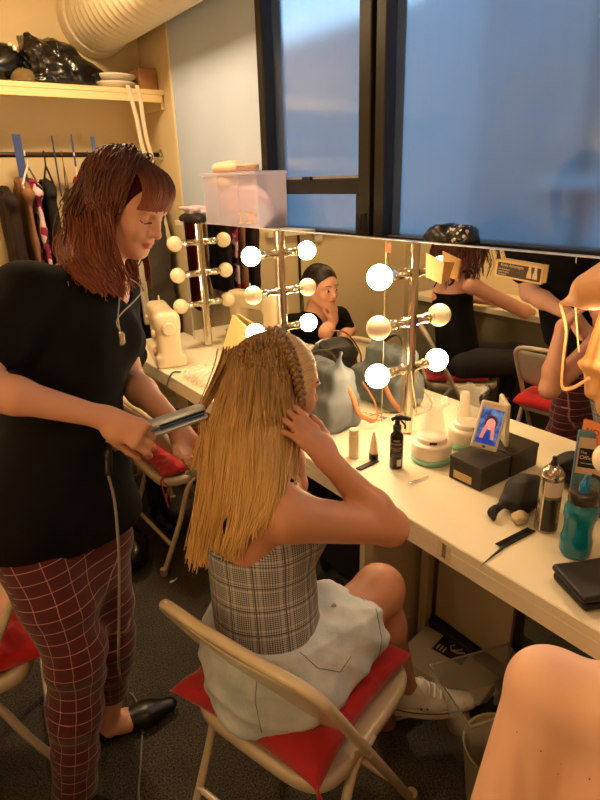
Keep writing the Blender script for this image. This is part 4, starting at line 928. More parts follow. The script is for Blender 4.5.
s=Sculpt(); a=onx(598,305,1.31); b=onx(590,365,1.31); c_=onx(592,392,1.31); dd=A(0,-.09,0)
for k in range(7):
    u=k/6; s.cone(a+A(0,-.02-.10*u,0),b+A(-.004*(k%2),.005-.125*u,0),.011,.014,k=.006); s.cone(b+A(0,.0-.125*u,0),c_+A(.005*(k%2),-.12*u,.0-.02*u),.014,.017,k=.008)
s.cone(b+A(-.0,.02,-.0),b+A(-.005,-.06,.0),.012,.016,k=.012); s.ell(c_+A(-.0,-.06,-.03),(.02,.045,.03),k=.02); s.disp(folds(.0015,110,91,(0,0,1),5)); s.build('gathered_body',mgz,tc,h=.004)
q=MB(); q.tube([onx(622,262,1.27)+A(0,0,0),A(1.29,.60,1.42),A(1.40,.575,1.44)],.003,8); local(tc,q.obj('hanging_loop',mtan))
# ================================================================= UNDER THE COUNTER
mpan=mat('kneehole_panel',(226,216,190),.6,var=.12,vs=5)
def pedestal(y,lab):
    t_=thing('support_panel',lab,'panel',(1.2,y,0)); 
    local(t_,MB().box((1.06,y-.012,0.0),(MX+.018,y+.012,CT-.073)).obj('side_board',mpan,smooth=False))
    q=MB(); q.box((1.09,y-.018,.10),(1.11,y-.0125,.66)); q.box((1.36,y-.018,.10),(1.38,y-.0125,.66)); q.box((1.11,y-.018,.64),(1.36,y-.0125,.66)); q.box((1.11,y-.018,.10),(1.36,y-.0125,.12)); local(t_,q.obj('panel_moulding',mpan,smooth=False)); return t_
pedestal(1.19,'white panelled counter support beside the crossed knee')
q=MB(); q.box((1.335,.80,.155),(1.35,1.10,.675)); tag(q.obj('leaning_board',mat('board_cream',(190,176,140),.6,var=.1,vs=4),smooth=False),'tall cream board standing under the counter behind the white shoe box','board')
tag(MB().box((1.30,.74,.0),(1.43,1.10,.150),.004).obj('dark_crate',mat('dark_crate',(22,18,16),.6)),'dark crate on the floor under the leaning board','crate')
tag(MB().box((1.30,1.115,.0),(1.33,1.15,.675)).obj('timber_post',mat('timber_cream',(205,190,150),.6),smooth=False),'narrow cream post under the counter left of the leaning board','post')
for k,(y_,z_,r_) in enumerate(((1.55,.12,(.16,.16,.11)),(1.95,.14,(.18,.2,.13)),(1.42,.30,(.14,.1,.10)),(2.35,.12,(.16,.2,.11)))):
    s=Sculpt(); s.ell((1.24,y_,z_),r_); s.ell((1.22,y_+.05,z_+.04),A(*r_)*.8,k=.05); s.disp(crumple(.022,22,100+k)); s.clip((0,0,.001 if k!=2 else .205),(0,0,-1))
    if k==2: continue
    tag(s.build('black_bag',mat('black_nylon%d'%k,(16,16,20),.45),h=.009),['black bag on the floor under the counter beyond the crossed knee','large black bag on the floor under the middle of the counter','','black bag on the floor under the sewing machine'][k] if k!=2 else '','bag','black bags under the counter')
tag(MB().box((1.08,1.22,.30),(1.40,1.75,.55),.02).obj('suitcase',mat('navy_case',(14,18,30),.35)),'glossy dark navy case under the counter behind the crossed knee','suitcase')
tag(MB().box((1.08,1.22,.0),(1.40,1.36,.298),.01).obj('under_crate',mat('dark_under',(24,22,22),.6)),'dark box on the floor carrying the navy case','box')
# white flat box with a dark figure label, blue box under it
P=[onz(405,655,.13),onz(432,628,.13),onz(500,665,.13),onz(470,700,.13)]; e1=nrm(P[2]-P[1]); 
cb_=np.mean(P,0); fr_=frame((cb_[0],cb_[1],0),e1)
wx=thing('flat_white_box','flat white box with a dark dancer label under the counter','box',(cb_[0],cb_[1],.06))
local(wx,MB(fr_).box((-.15,-.10,.085),(.15,.09,.130),.003).obj('lid',mat('box_white',(186,178,160),.6),smooth=False))
lb=(onz(452,650,.1305)); fr2=frame(lb,nrm(P[2]-P[1])); local(wx,MB(fr2).box((-.055,-.04,0),(.055,.04,.0008)).obj('dark_label',mat('label_dark',(28,22,18),.5),smooth=False))
q=MB(fr2); q.tube([(.0,-.005,.0012),(.018,.012,.0012),(.03,.03,.0012)],.003,6); q.tube([(.0,-.005,.0012),(.02,-.002,.0012),(.04,.014,.0012)],.003,6); q.tube([(.0,-.005,.0012),(-.012,.012,.0012),(-.002,.026,.0012)],.0025,6); 
for k in range(3): q.box((-.045+.012*k,-.03,.0008),(-.040+.012*k,-.004,.0014))
local(wx,q.obj('dancer_figure',mat('label_cream2',(200,185,150),.6),smooth=False))
tag(MB(fr_).box((-.155,-.105,.012),(.155,.085,.083),.004).obj('blue_box',mat('blue_tray',(40,56,130),.5),smooth=False),'blue box beneath the flat white box on the floor','box')
# clear plastic bin
pc=onz(482,685,.0); q=MB(frame((1.155,.735,0),(.95,-.32,0))); 
def bin_(q,w0,d0,w1,d1,h,m,name):
    V=[(-w0,-d0,.002),(w0,-d0,.002),(w0,d0,.002),(-w0,d0,.002),(-w1,-d1,h),(w1,-d1,h),(w1,d1,h),(-w1,d1,h)]
    q.add(V,[(0,1,2,3),(0,1,5,4),(1,2,6,5),(2,3,7,6),(3,0,4,7)])
    rim=[V[4],V[5],V[6],V[7]]; q.tube(rim,.004,6,closed=True)
bin_(q,.10,.08,.135,.11,.26,None,'')
cbn=thing('clear_bin','open clear plastic bin under the counter beside the sneaker','bin',(1.155,.735,0)); local(cbn,q.obj('bin_shell',mat('bin_clear',(214,206,190),.3,alpha=.30),solid=.002,auto=0))
s=Sculpt(); s.ell((1.165,.73,.08),(.07,.06,.07)); s.disp(folds(.008,40,121)); tag(s.build('bundled_cloth',mat('black_content',(18,16,16),.8),h=.005),'black cloth lying inside the clear plastic bin','cloth')
s=Sculpt(); s.ell((1.10,.80,.10),(.032,.05,.06)); s.disp(folds(.006,40,122)); tag(s.build('beige_shoe_bag',mat('beige_content',(190,160,120),.7),h=.004),'beige bundle inside the clear plastic bin','bundle')
bk=thing('paper_bin','pale round waste bin on the floor near the sneaker','bin',(1.0,.62,0)); q=MB().lathe([(.075,0),(.08,.003),(.10,.20),(.103,.205),(.098,.203),(.076,.006),(.0001,.005)],32,(1.055,.615,0)); local(bk,q.obj('bin_wall',mat('bin_pale',(176,160,130),.4)))
# crates right under the counter at the right
cg=MB(); cg.box((1.22,.25,.42),(1.42,.70,.66),.01); tag(cg.obj('clear_drawer_unit',mat('grey_clear',(110,115,105),.25,alpha=.55),smooth=False),'greyish clear plastic box under the counter at the right','box')
cg=MB(); cg.box((1.22,.22,.0),(1.42,.66,.415),.01); tag(cg.obj('storage_chest',mat('chest_black',(16,14,13),.5),smooth=False),'black storage chest on the floor under the clear plastic box','chest')
# litter and cords on the floor
s=Sculpt(); p=onz(172,582,0); s.ell(p+A(0,0,.003),(.012,.007,.004)); s.cone(p+A(.012,0,.003),p+A(.03,.008,.003),.003,.002,k=.003); tag(s.build('paper_scrap',m_trim,h=.0015),'tiny scrap of white paper on the carpet behind the blonde woman','paper scrap')
# ================================================================= PEOPLE
def rotf(fwd,up=(0,0,1)):
    y=nrm(fwd); u=A(*up); x=nrm(np.cross(y,u)); z=np.cross(x,y); return np.array([x,y,z])   # rows: right, forward, up
def head_prims(s,c,R,sc=1.0,nose=1.0,jaw=1.0,ear=True):
    """c = centre of the head between the ears at eye level; R rows right/forward/up"""
    L=lambda x,y,z:c+(A(x,y,z)*sc)@R
    E=lambda x,y,z,rx,ry,rz,k=.015,op='add',rot=R: s.ell(L(x,y,z),A(rx,ry,rz)*sc,rot,k=k*sc,op=op)
    E(0,-.012,.035,.074,.094,.085,.03); E(0,.030,.025,.064,.066,.070,.03); E(0,.040,-.030,.054,.050,.065,.03)
    E(0,.048,-.066,.036*jaw,.034,.036,.03); E(0,.074,-.090,.015,.013,.013,.018)          # jaw, chin
    for q in(-1,1):
        s.cone(L(q*.058,.0,-.045),L(q*.018,.066,-.088),.018*sc,.014*sc,k=.028*sc)            # jaw line
        E(q*.034,.066,-.028,.024,.022,.022,.02)                                                # cheeks
        E(q*.031,.083,.026,.020,.011,.006,.014)                                                # brow
        E(q*.031,.093,.006,.017,.014,.0125,.012,'sub')
        E(q*.031,.0735,.005,.0145,.0145,.0135,.004)                                            # closed/half lids over the eyeball
        if ear:
            E(q*.073,-.006,-.006,.008,.018,.030,.006); E(q*.081,-.001,-.002,.004,.010,.018,.003,'sub')
    s.cone(L(0,.090,.014),L(0,.108*(.5+.5*nose),-.024),.0075*sc,.0105*sc,k=.012*sc)
    E(0,.108*(.5+.5*nose),-.028,.0105,.010,.0095,.006)
    for q in(-1,1): E(q*.011,.097,-.030,.0075,.008,.0065,.005); E(q*.0055,.101,-.0375,.0035,.004,.003,.003,'sub')
    E(0,.086,-.049,.020,.012,.012,.012)
    E(0,.0945,-.0535,.020,.0075,.0048,.004); E(0,.093,-.0635,.017,.0080,.0056,.004); s.cone(L(-.018,.094,-.0585),L(.018,.094,-.0585),.0014*sc,.0014*sc,k=.002*sc,op='sub')
    return L
def face_paint(c,R,sc=1.0):
    """material slots: 0 skin 1 lips 2 blush-free brow/lash"""
    def fn(P):
        q=((P-c)@R.T)/sc; x,y,z=q[:,0],q[:,1],q[:,2]; o=np.zeros(len(q),np.int32)
        lips=((x/.0225)**2+((z+.0585)/.0098)**2<1)&(y>.082); o[lips]=1
        for sgn in(-1,1):
            xb=x*sgn; arc=.030+.005-.0055*((xb-.036)/.018)**2
            o[(np.abs(z-arc)<.0022)&(xb>.014)&(xb<.054)&(y>.045)]=2
            la=.0005-.006*(1-((xb-.031)/.016)**2)
            o[(np.abs(z-la)<.0014)&(np.abs(xb-.031)<.0155)&(y>.06)]=2
        return o
    return fn
def hand_prims(s,w,d,n,thumb,curl=(20,25,30,35),spread=4,sc=1.0,tc=30,k0=.010,curl2=None):
    """w wrist, d direction of fingers, n palm normal (palm side), thumb = +1/-1 which lateral side"""
    d=nrm(d); n=A(*n); n=nrm(n-d*(n@d)); l=np.cross(n,d)*thumb     # l points to the thumb side
    P=lambda a,b,c_:w+(d*a+l*b+n*c_)*sc
    s.cone(P(0,0,0),P(.03,.004,0),.024*sc,.026*sc,k=.02,flat=(n,.72))
    for b in(.026,.009,-.009,-.024): s.cone(P(.02,b*.5,.0),P(.082,b*1.0,0),.015*sc,.0115*sc,k=.014,flat=(n,.85))
    s.ell(P(.035,.022,.006),(.018*sc,.018*sc,.026*sc),k=.015)
    segs=[(.042,.026,.020),(.047,.029,.021),(.043,.027,.020),(.033,.021,.018)]; rad=[.0092,.0094,.0088,.0078]
    for i,b in enumerate((.027,.0095,-.0085,-.025)):
        base=P(.080-(.0,.0,.003,.010)[i],b,0); an=math.radians(curl[i]); sp=math.radians(spread*(1.5-i)); 
        dirf=d*math.cos(sp)+l*math.sin(sp); p=base; r=rad[i]*sc; a=an*.8
        for j in range(3):
            dd=dirf*math.cos(a)+n*math.sin(a); q=p+dd*segs[i][j]*sc
            s.cone(p,q,r,r*.90,k=.004 if j else .008); s.ell(q,(r*.95,)*3,k=.003); p=q; r*=.92; a+=(math.radians(curl2[i]) if curl2 else an)*(.9 if j==0 else .6)
    # thumb
    t0=P(.020,.026,.006); ta=math.radians(tc); t1=t0+(d*.030+l*(.022*math.cos(ta)+.0)+n*.020*math.sin(ta))*sc; t2=t1+(d*.027+l*.010*math.cos(ta)+n*.018*math.sin(ta))*sc; t3=t2+(d*.024+l*.002+n*.014*math.sin(ta))*sc
    s.cone(t0,t1,.015*sc,.0115*sc,k=.012); s.cone(t1,t2,.0112*sc,.0100*sc,k=.004); s.cone(t2,t3,.0100*sc,.0080*sc,k=.003)
    return P
m_lips=mat('lips',(196,112,98),.42); m_brow=mat('brow_lash',(70,38,26),.7)
m_skinA=mat('skin_stylist',(216,160,132),.5,sss=.06,var=.06,vs=16,spec=.4); m_skinB=mat('skin_tanned',(194,138,108),.48,sss=.06,var=.07,vs=12,spec=.4)
m_skinC=mat('skin_pale',(226,166,136),.5,sss=.1,var=.05,vs=14); m_skinD=mat('skin_shoulder',(236,188,160),.5,sss=.06,var=.05,vs=10,spec=.4)
m_tee=mat('black_jersey',(11,9,9),.9,bump=.0006,bs=300,spec=.2)
# ------------------------------------------------ plaid materials (pattern lives in the UVs of the garment)
def windowpane():
    m=bpy.data.materials.new('burgundy_windowpane'); m.use_nodes=True; t=NT(m)
    uv=t.add('ShaderNodeUVMap'); sp=t.add('ShaderNodeSeparateXYZ'); t.link(uv.outputs[0],sp.inputs[0])
    def line(v,w): return t.math('LESS_THAN',t.math('ABSOLUTE',t.math('SUBTRACT',t.math('FRACT',v),.5)),w)
    lu=line(sp.outputs[0],.022); lv=line(sp.outputs[1],.030)
    br=t.math('GREATER_THAN',t.noise(900,1),.47)
    f=t.math('MAXIMUM',t.math('MULTIPLY',lu,t.math('MULTIPLY_ADD',br,.45,.35)),t.math('MULTIPLY',lv,t.math('MULTIPLY_ADD',br,.3,.6)))
    base=t.mix(t.noise(30,3),lin((66,8,17)),lin((92,13,25))); t.link(t.mix(f,base,lin((214,150,140))),t.b.inputs['Base Color'])
    t.b.inputs['Roughness'].default_value=.85; t.b.inputs['Sheen Weight'].default_value=.2; return m
def glen():
    m=bpy.data.materials.new('glen_check'); m.use_nodes=True; t=NT(m)
    uv=t.add('ShaderNodeUVMap'); sp=t.add('ShaderNodeSeparateXYZ'); t.link(uv.outputs[0],sp.inputs[0]); U,V=sp.outputs[0],sp.outputs[1]
    fr=lambda v,s_:t.math('FRACT',t.math('MULTIPLY',v,s_)); lt=lambda a,b:t.math('LESS_THAN',a,b)
    su=lt(fr(U,12.0),.5); sv=lt(fr(V,12.0),.5); bu=lt(fr(U,1.0),.5); bv=lt(fr(V,1.0),.5)
    # inside broad bands fine stripes alternate, outside thin hairlines
    hu=lt(fr(U,6.0),.22); hv=lt(fr(V,6.0),.22)
    pu=t.math('ADD',t.math('MULTIPLY',bu,su),t.math('MULTIPLY',t.math('SUBTRACT',1.0,bu),hu)); pv=t.math('ADD',t.math('MULTIPLY',bv,sv),t.math('MULTIPLY',t.math('SUBTRACT',1.0,bv),hv))
    dens=t.math('MULTIPLY',t.math('ADD',pu,pv),.5)
    ln=t.math('MAXIMUM',lt(t.math('ABSOLUTE',t.math('SUBTRACT',fr(U,1.0),.75)),.028),lt(t.math('ABSOLUTE',t.math('SUBTRACT',fr(V,1.0),.75)),.028))
    c=t.mix(dens,lin((178,177,178)),lin((44,40,42))); c=t.mix(t.math('MULTIPLY',ln,.8),c,lin((28,24,26))); t.link(c,t.b.inputs['Base Color']); t.b.inputs['Roughness'].default_value=.85; return m
m_plaid=windowpane(); m_glen=glen()
def denim_mat(name,a,b):
    m=bpy.data.materials.new(name); m.use_nodes=True; t=NT(m)
    f=t.ramp(t.noise(13,4),.3,.7); g=t.noise(500,2); c=t.mix(f,lin(a),lin(b)); c=t.mix(t.math('MULTIPLY',t.ramp(g,.4,.7),.25),c,lin((240,240,235))); t.link(c,t.b.inputs['Base Color']); t.b.inputs['Roughness'].default_value=.85; t.bump(g,.0008,.5); return m
m_denim=denim_mat('light_denim',(164,180,194),(212,218,220)); m_stitch=mat('denim_seam',(118,132,140),.85)
# ================================================================= 1. the stylist
S0=at(95,720,1.5); py=thing('person','woman with auburn wavy hair standing in black tee and burgundy checked trousers, curling hair','person',(.28,1.42,0))
hc=at(126,207,1.475); hf=nrm(A(.54,-.84,0)*.90+A(0,0,-1)*.42); RH=rotf(hf,A(.10,0,1))
shR=at(28,292,1.33); shL=at(112,296,1.60); nk=at(92,268,1.475)
elR=at(-28,385,1.20); wrR=at(106,418,1.315); elL=at(128,378,1.62); wrL=at(176,425,1.47)
pelv=at(62,515,1.44); hipR=at(38,545,1.36); hipL=at(92,545,1.50)
knR=at(76,655,1.455); knL=at(108,640,1.66); anR=at(76,806,1.62); anL=at(112,694,1.79)
chest=at(72,345,1.46); waist=at(66,440,1.45)
fwdT=nrm(A(.80,-.60,0)); latT=nrm(shL-shR)
s=Sculpt()
L=head_prims(s,hc,RH,1.0)
s.cone(hc+(A(0,-.03,-.05))@RH,nk,.052,.056,k=.03)
s.cone(nk,nk-A(0,0,.05),.055,.07,k=.04); s.cone(nk-A(0,0,.03),shR+(nk-shR)*.15,.045,.045,k=.04); s.cone(nk-A(0,0,.03),shL+(nk-shL)*.15,.045,.045,k=.04)
s.cone(chest,waist,.125,.11,k=.05,flat=(fwdT,.75)); s.cone(nk-A(0,0,.06),chest,.10,.13,k=.05,flat=(fwdT,.7)); s.cone(waist,pelv,.11,.13,k=.05)
def arm(s,sh,el,wr,r=(.047,.040,.036,.024)):
    s.cone(sh,el,r[0],r[1],k=.03); m_=el+(wr-el)*.3; s.cone(el,m_,r[1],r[2]+.004,k=.02); s.cone(m_,wr,r[2]+.003,r[3],k=.02)
arm(s,shR,elR,wrR); arm(s,shL,elL,wrL)
def leg(s,hp,kn,an,r=(.070,.044,.042,.031),k=.02):
    s.cone(hp,kn,r[0],r[1],k=k); m_=kn+(an-kn)*.3; s.cone(kn,m_,r[1],r[2],k=.03); s.cone(m_,an,r[2],r[3],k=.03)
leg(s,hipR,knR,anR); leg(s,hipL,knL,anL)
# feet
def foot(s,an,dirn,l=.16,z=.012,r=.036):
    d=nrm(A(*dirn)); a=A(an[0],an[1],z+r*.8); s.cone(an,a-d*.03,.034,.032,k=.02); s.cone(a-d*.035,a+d*l*.55,.030,.038,k=.02,flat=((0,0,1),.75)); s.cone(a+d*l*.55,a+d*l,.036,.024,k=.02,flat=((0,0,1),.6))
gR=A(anR[0],anR[1],0); gL=A(anL[0],anL[1],0)
foot(s,anR,(.4,-.9,0),.05,.014,.024); foot(s,anL,(.9,-.15,0),.05,.014,.024)
# right hand: grips the iron; left hand: reaches behind the hair
hR=nrm(CR*.86-CU*.42+CF*.10); ironA=at(112,443,1.355); ironB=at(206,411,1.400); ia=nrm(ironB-ironA)
palmn=nrm(np.cross(ia,hR))
nrR=nrm(CF*.92-CU*.30)   # palm faces away from the camera and down, onto the grip
hand_prims(s,wrR,hR,nrR,-1 if 0 else 1,curl=(44,50,54,58),spread=4,tc=55,sc=1.0)
hand_prims(s,wrL,nrm(at(186,462,1.44)-wrL),nrm(CR*.8-CF*.5),1,curl=(22,28,32,36),spread=6,tc=35,sc=.95)
s.build('body',[m_skinA,m_lips,m_brow],py,h=.0038,mats_fn=face_paint(hc,RH),smooth_it=1)
# t-shirt: wide sleeves, V neck, long hem
s=Sculpt()
hemc=at(66,492,1.44)
s.cone(nk-A(0,0,.075),chest,.115,.150,k=.05,flat=(fwdT,.78)); s.cone(chest,waist,.150,.142,k=.06,flat=(fwdT,.88)); s.cone(waist,hemc-A(0,0,.06),.142,.165,k=.06,flat=(fwdT,.9))
s.cone(waist,hipR+A(-.01,0,.10),.13,.135,k=.05); s.cone(waist,hipL+A(0,0,.10),.12,.125,k=.05)
for q,sh in((1,shR),(-1,shL)):
    bust=chest+fwdT*.075+(-latT if q>0 else latT)*.062+A(0,0,.015); s.ell(bust,(.068,.068,.066),k=.05)
    s.cone(nk-A(0,0,.035)+(sh-nk)*.40,sh+A(0,0,.0),.048,.062,k=.05)
sd=nrm(elR-shR); s.cone(shR,shR+sd*.13,.070,.078,k=.04); sl_=nrm(elL-shL); s.cone(shL,shL+sl_*.12,.066,.070,k=.04)
s.cone(nk+fwdT*.02-A(0,0,.03),nk+fwdT*.02+A(0,0,.12),.082,.09,k=.01,op='sub')
vb=nk+fwdT*.155-A(0,0,.135); s.cone(nk+fwdT*.07+A(0,0,.02),vb,.070,.012,k=.01,op='sub')
s.clip(hemc-A(0,0,.060),(-.02,.12,-1))
s.disp(folds(.0045,17,201,(0,0,1),1.2)); s.disp(folds(.0028,42,202))
s.build('black_tee',m_tee,py,h=.005)
# trousers
s=Sculpt()
s.cone(pelv+A(0,0,.02),pelv-A(0,0,.05),.125,.135,k=.04,flat=(fwdT,.9)); 
s.cone(hipR-A(0,0,-.02),knR,.104,.073,k=.05); mR=knR+(anR-knR)*.35; s.cone(knR,mR,.073,.067,k=.03); s.cone(mR,anR+A(0,0,.03),.067,.056,k=.03)
s.cone(hipL-A(0,0,-.02),knL,.102,.070,k=.05); mL=knL+(anL-knL)*.35; s.cone(knL,mL,.070,.062,k=.03); s.cone(mL,anL+A(0,0,.03),.062,.052,k=.03)
s.clip(anR+A(0,0,.0),(0,0,-1)); s.disp(folds(.0045,26,211,(0,0,1),.6)); s.disp(lambda P:.003*np.exp(-((P[...,2]-knR[2]+.06)/.12)**2)*np.sin(P@A(30,22,60)))
s.build('checked_trousers',m_plaid,py,h=.005,uv_fn=tube_uv([(hipR+A(0,0,.1),knR,-CF),(knR,anR,-CF)],10,.034) if 0 else (lambda v,q:(lambda a,b,m_: np.where(m_[:,None,None],a,b))(tube_uv([(hipR+A(0,0,.12),knR,-CF),(knR,anR,-CF)],11,.036)(v,q),tube_uv([(hipL+A(0,0,.12),knL,-CF),(knL,anL,-CF)],11,.036)(v,q),((v[q].mean(1)-hipR)@nrm(A(-.5,.9,0)) < (( (hipL-hipR)@nrm(A(-.5,.9,0)))*.5)))))
# shoes
def flat_shoe(an,dirn,name,lab,parent,m):
    d=nrm(A(*dirn)); s=Sculpt(); a=A(an[0],an[1],.030)
    s.cone(a-d*.045,a+d*.09,.036,.042,k=.02,flat=((0,0,1),.8)); s.cone(a+d*.09,a+d*.165,.041,.026,k=.02,flat=((0,0,1),.7)); s.box(a+d*.06-A(0,0,.022),(.11,.036,.006),rotf(np.cross(A(0,0,1),d)),rad=.005,k=.01) if 0 else None
    s.cone(a+A(0,0,.042)-d*.008,a+A(0,0,.10)+d*.0,.026,.034,k=.006,op='sub'); s.clip((0,0,.002),(0,0,-1)); o=s.build(name,m,parent,h=.0032); 
    return o
m_shoe=mat('black_patent',(16,11,9),.36)
flat_shoe(anR,(.4,-.9,0),'shoe','',py,m_shoe); flat_shoe(anL,(.9,-.15,0),'shoe','',py,m_shoe)
# necklace
q=MB(); nb=chest+fwdT*.135+A(0,0,.055); tagp=at(121,338,1.405); nl=nk+latT*.05-A(0,0,.005)+fwdT*.03; nr=nk-latT*.05-A(0,0,.005)+fwdT*.03
q.tube(curve_pts([nl,nl+fwdT*.06-A(0,0,.05),tagp+A(0,0,.05)-fwdT*.0,tagp+A(0,0,.016)],8),.0016,6); q.tube(curve_pts([nr,nr+fwdT*.06-A(0,0,.05),tagp+A(0,0,.05),tagp+A(0,0,.016)],8),.0016,6)
local(py,q.obj('necklace_chain',mat('chain_silver',(205,190,165),.4,.5))); fr_=(tagp,rotf(np.cross(A(0,0,1),-CF*.8+A(.2,-.5,0))))
s=Sculpt(); rt=rotf(nrm(-CF*.85+CR*.3)); s.cone(tagp+A(0,0,.008),tagp-A(0,0,.010),.0095,.0095,k=0,flat=(rt[1],.25)); s.build('pendant_tag',mat('silver_tag',(215,205,190),.25,.7),py,h=.0015)
q=MB(); rg=wrL+nrm(at(186,462,1.44)-wrL)*.098; 
# hair: auburn, wavy, fringe
def wave(P,amp,freq,seed,nc=60):
    r=np.random.default_rng(seed); N,K,_=P.shape; cen=r.integers(0,N,nc); d=((P[:,6,None,:]-P[None,cen,6,:])**2).sum(-1); cl=d.argmin(1)
    ph=r.uniform(0,6.28,nc)[cl]; ax=nrm3(r.normal(size=(nc,3))*A(1,1,.3))[cl]; t=np.linspace(0,1,K)
    fr=r.uniform(.8,1.25,nc)[cl]
    w=amp*np.clip(t*2.2-.35,0,1)[None,:]*np.sin(t[None,:]*freq*fr[:,None]+ph[:,None])
    ax2=np.cross(ax,A(0,0,1)); w2=amp*np.clip(t*2.2-.35,0,1)[None,:]*np.cos(t[None,:]*freq*fr[:,None]+ph[:,None])*.7
    mean=np.stack([np.bincount(cl,P[:,k,j],nc)/np.maximum(np.bincount(cl,minlength=nc),1) for k in range(K) for j in range(3)],1).reshape(nc,K,3)[cl]
    g=(.55*np.clip(t*1.6-.3,0,1)**1.2)[None,:,None]
    return P*(1-g)+mean*g+w[:,:,None]*ax[:,None,:]+w2[:,:,None]*ax2[:,None,:],cl
def nrm3(v): return v/np.linalg.norm(v,axis=1)[:,None]
m_hA=hair_mat('auburn_hair',(26,9,6),(80,31,19),(158,82,42),.50)
Lh=lambda x,y,z:hc+A(x,y,z)@RH
def hair_cap(name,c,R,r,off,m,parent,cutn=None,cutp=None,h=.005,extra=None):
    s=Sculpt(); s.ell(c+A(*off)@R,r,R)
    if extra: extra(s)
    if cutn is not None: s.clip(cutp,cutn)
    return s.build(name,m,parent,h=h)
def exA(s):
    s.cone(Lh(.0,-.03,.02),Lh(.0,-.04,-.02)+A(0,0,-.10),.050,.04,k=.03)
    s.clip(Lh(0,.062,0),A(0,1,-.55)@RH)
hair_cap('hair_mass',hc,RH,(.086,.108,.095),(0,-.018,.036),mat('auburn_under',(62,22,13),.85,spec=.1),py,extra=exA)
N=2600; rr=np.random.default_rng(5)
th=rr.uniform(-PI,PI,N); phi=np.arccos(rr.uniform(.0,1,N))      # on upper cranium
dirl=np.stack([np.sin(phi)*np.sin(th),np.sin(phi)*np.cos(th),np.cos(phi)],1); 
front=((dirl[:,1]>.30)&(dirl[:,2]<.72))|((dirl[:,1]>-.12)&(dirl[:,2]<.60)); dirl=dirl[~front]; N=len(dirl)
rad=A(.086,.108,.098); roots=hc+(dirl*rad+A(0,-.016,.036))@RH
out=dirl*A(1,1,.1); out[:,1]-=.75; out[:,0]+=.10*np.sign(dirl[:,0]); dirs=(out@RH); dirs/=np.linalg.norm(dirs,axis=1)[:,None]
cols=[(Lh(0,-.016,.036),rad@np.abs(np.eye(3))+.004),(nk+A(0,0,-.02),A(.085,.085,.05)),(shR+A(0,0,.01),A(.085,.085,.075)),(shL+A(0,0,.01),A(.085,.085,.075)),(Lh(0,.035,-.05),A(.060,.060,.075))]
Ln=rr.uniform(.30,.40,N)
P=grow(roots,dirs,30,.011,.40,cols,length=Ln*.88,seed=2)
Q=((P-hc)@RH.T); bad=((Q[:,:,1]>.035)&(Q[:,:,2]<.055)&(Q[:,:,2]>-.13)&(np.abs(Q[:,:,0])<.10)).any(1)
far=((roots-hc)@CF>.03); P=P[(~bad)&far]
bpy.context.view_layer.update(); boA=[c for c in py.children if c.name.startswith('body')][0]; teA=[c for c in py.children if c.name.startswith('black_tee')][0]
def hitD(os_,x,y,df):
    v=[]
    for o in os_:
        d=ray(x,y); ok,loc,nr_,i_=o.ray_cast(o.matrix_world.inverted()@Vector(CO),Vector(d).normalized())
        if ok: v.append((np.array(o.matrix_world@loc)-CO)@CF)
    return min(v) if v else df
radA=A(.088,.110,.099); ctrA=Lh(0,-.016,.036); rr2=np.random.default_rng(15)
def oncap(p,f):
    q=((p-ctrA)@RH.T)/radA; l=np.linalg.norm(q)
    return ctrA+((q/l*f)*radA)@RH if l<f else p
def capD(x,y,f):
    d=(ray(x,y)@RH.T)/(radA*f); c=((CO-ctrA)@RH.T)/(radA*f); a=d@d; b=2*(c@d); cc=c@c-1; D=b*b-4*a*cc
    return (-b-math.sqrt(max(D,0)))/(2*a)
N2=2600; th=rr2.uniform(-PI,PI,N2); phi=np.arccos(rr2.uniform(-.25,1,N2)); d2_=np.stack([np.sin(phi)*np.sin(th),np.sin(phi)*np.cos(th),np.cos(phi)],1)
r2=ctrA+(d2_*radA*(1.03+.06*rr2.uniform(0,1,(N2,1))))@RH; px_=300+FPX*((r2-CO)@CR)/((r2-CO)@CF); py2=400-FPX*((r2-CO)@CU)/((r2-CO)@CF)
ok_=(((r2-ctrA)@CF<.06)|(d2_[:,2]>.6))&(d2_[:,1]<.62)&(~((d2_[:,1]>.30)&(d2_[:,2]<.35)))&(px_<np.interp(py2,[140,170,195,230],[165,156,138,124])); r2=r2[ok_]; px_=px_[ok_]; N2=len(r2); pt_=[]; dc={}
for i in range(N2):
    s_=min(max((px_[i]-62)/(150-62)+rr2.normal(0,.07),0),1); lay=rr2.uniform(0,1); nz=rr2.normal(0,1,4)
    xm=54+(122-54)*s_**.9; ym=222+rr2.uniform(-16,16); M=at(xm+nz[0]*1.5,ym,capD(xm,ym,1.06+.12*lay))
    xk=52+(126-52)*s_; yk=262+rr2.uniform(-10,10); kk2=(int(xk/5),52); 
    if kk2 not in dc: dc[kk2]=hitD([boA,teA],kk2[0]*5+2,yk,1.45)
    K_=at(xk+nz[1]*3,yk,min(dc[kk2]-.012-.02*lay,1.475-.075*math.sin(PI*(.15+.7*s_))))
    xe=70+(136-70)*s_+nz[2]*4; ye=272+22*s_**.6+nz[3]*8; k3=(int(xe/5),int(ye/5))
    if k3 not in dc: dc[k3]=hitD([boA,teA],k3[0]*5+2,k3[1]*5+2,1.45)
    E_=at(xe,ye,min(dc[k3]-.008-.018*lay,1.44))
    pt_.append(np.array(curve_pts([r2[i],oncap(.55*r2[i]+.45*M,1.035+.08*lay),oncap(.2*r2[i]+.8*M,1.05+.09*lay),M,K_,E_],6)))
P2=np.array(pt_); K0=P.shape[1]; P2=np.stack([np.stack([np.interp(np.linspace(0,1,K0),np.linspace(0,1,P2.shape[1]),P2[i,:,j]) for j in range(3)],1) for i in range(N2)])
P=np.concatenate([P,P2]); N=len(P)
P,cl=wave(P,.0105,17,4,70)
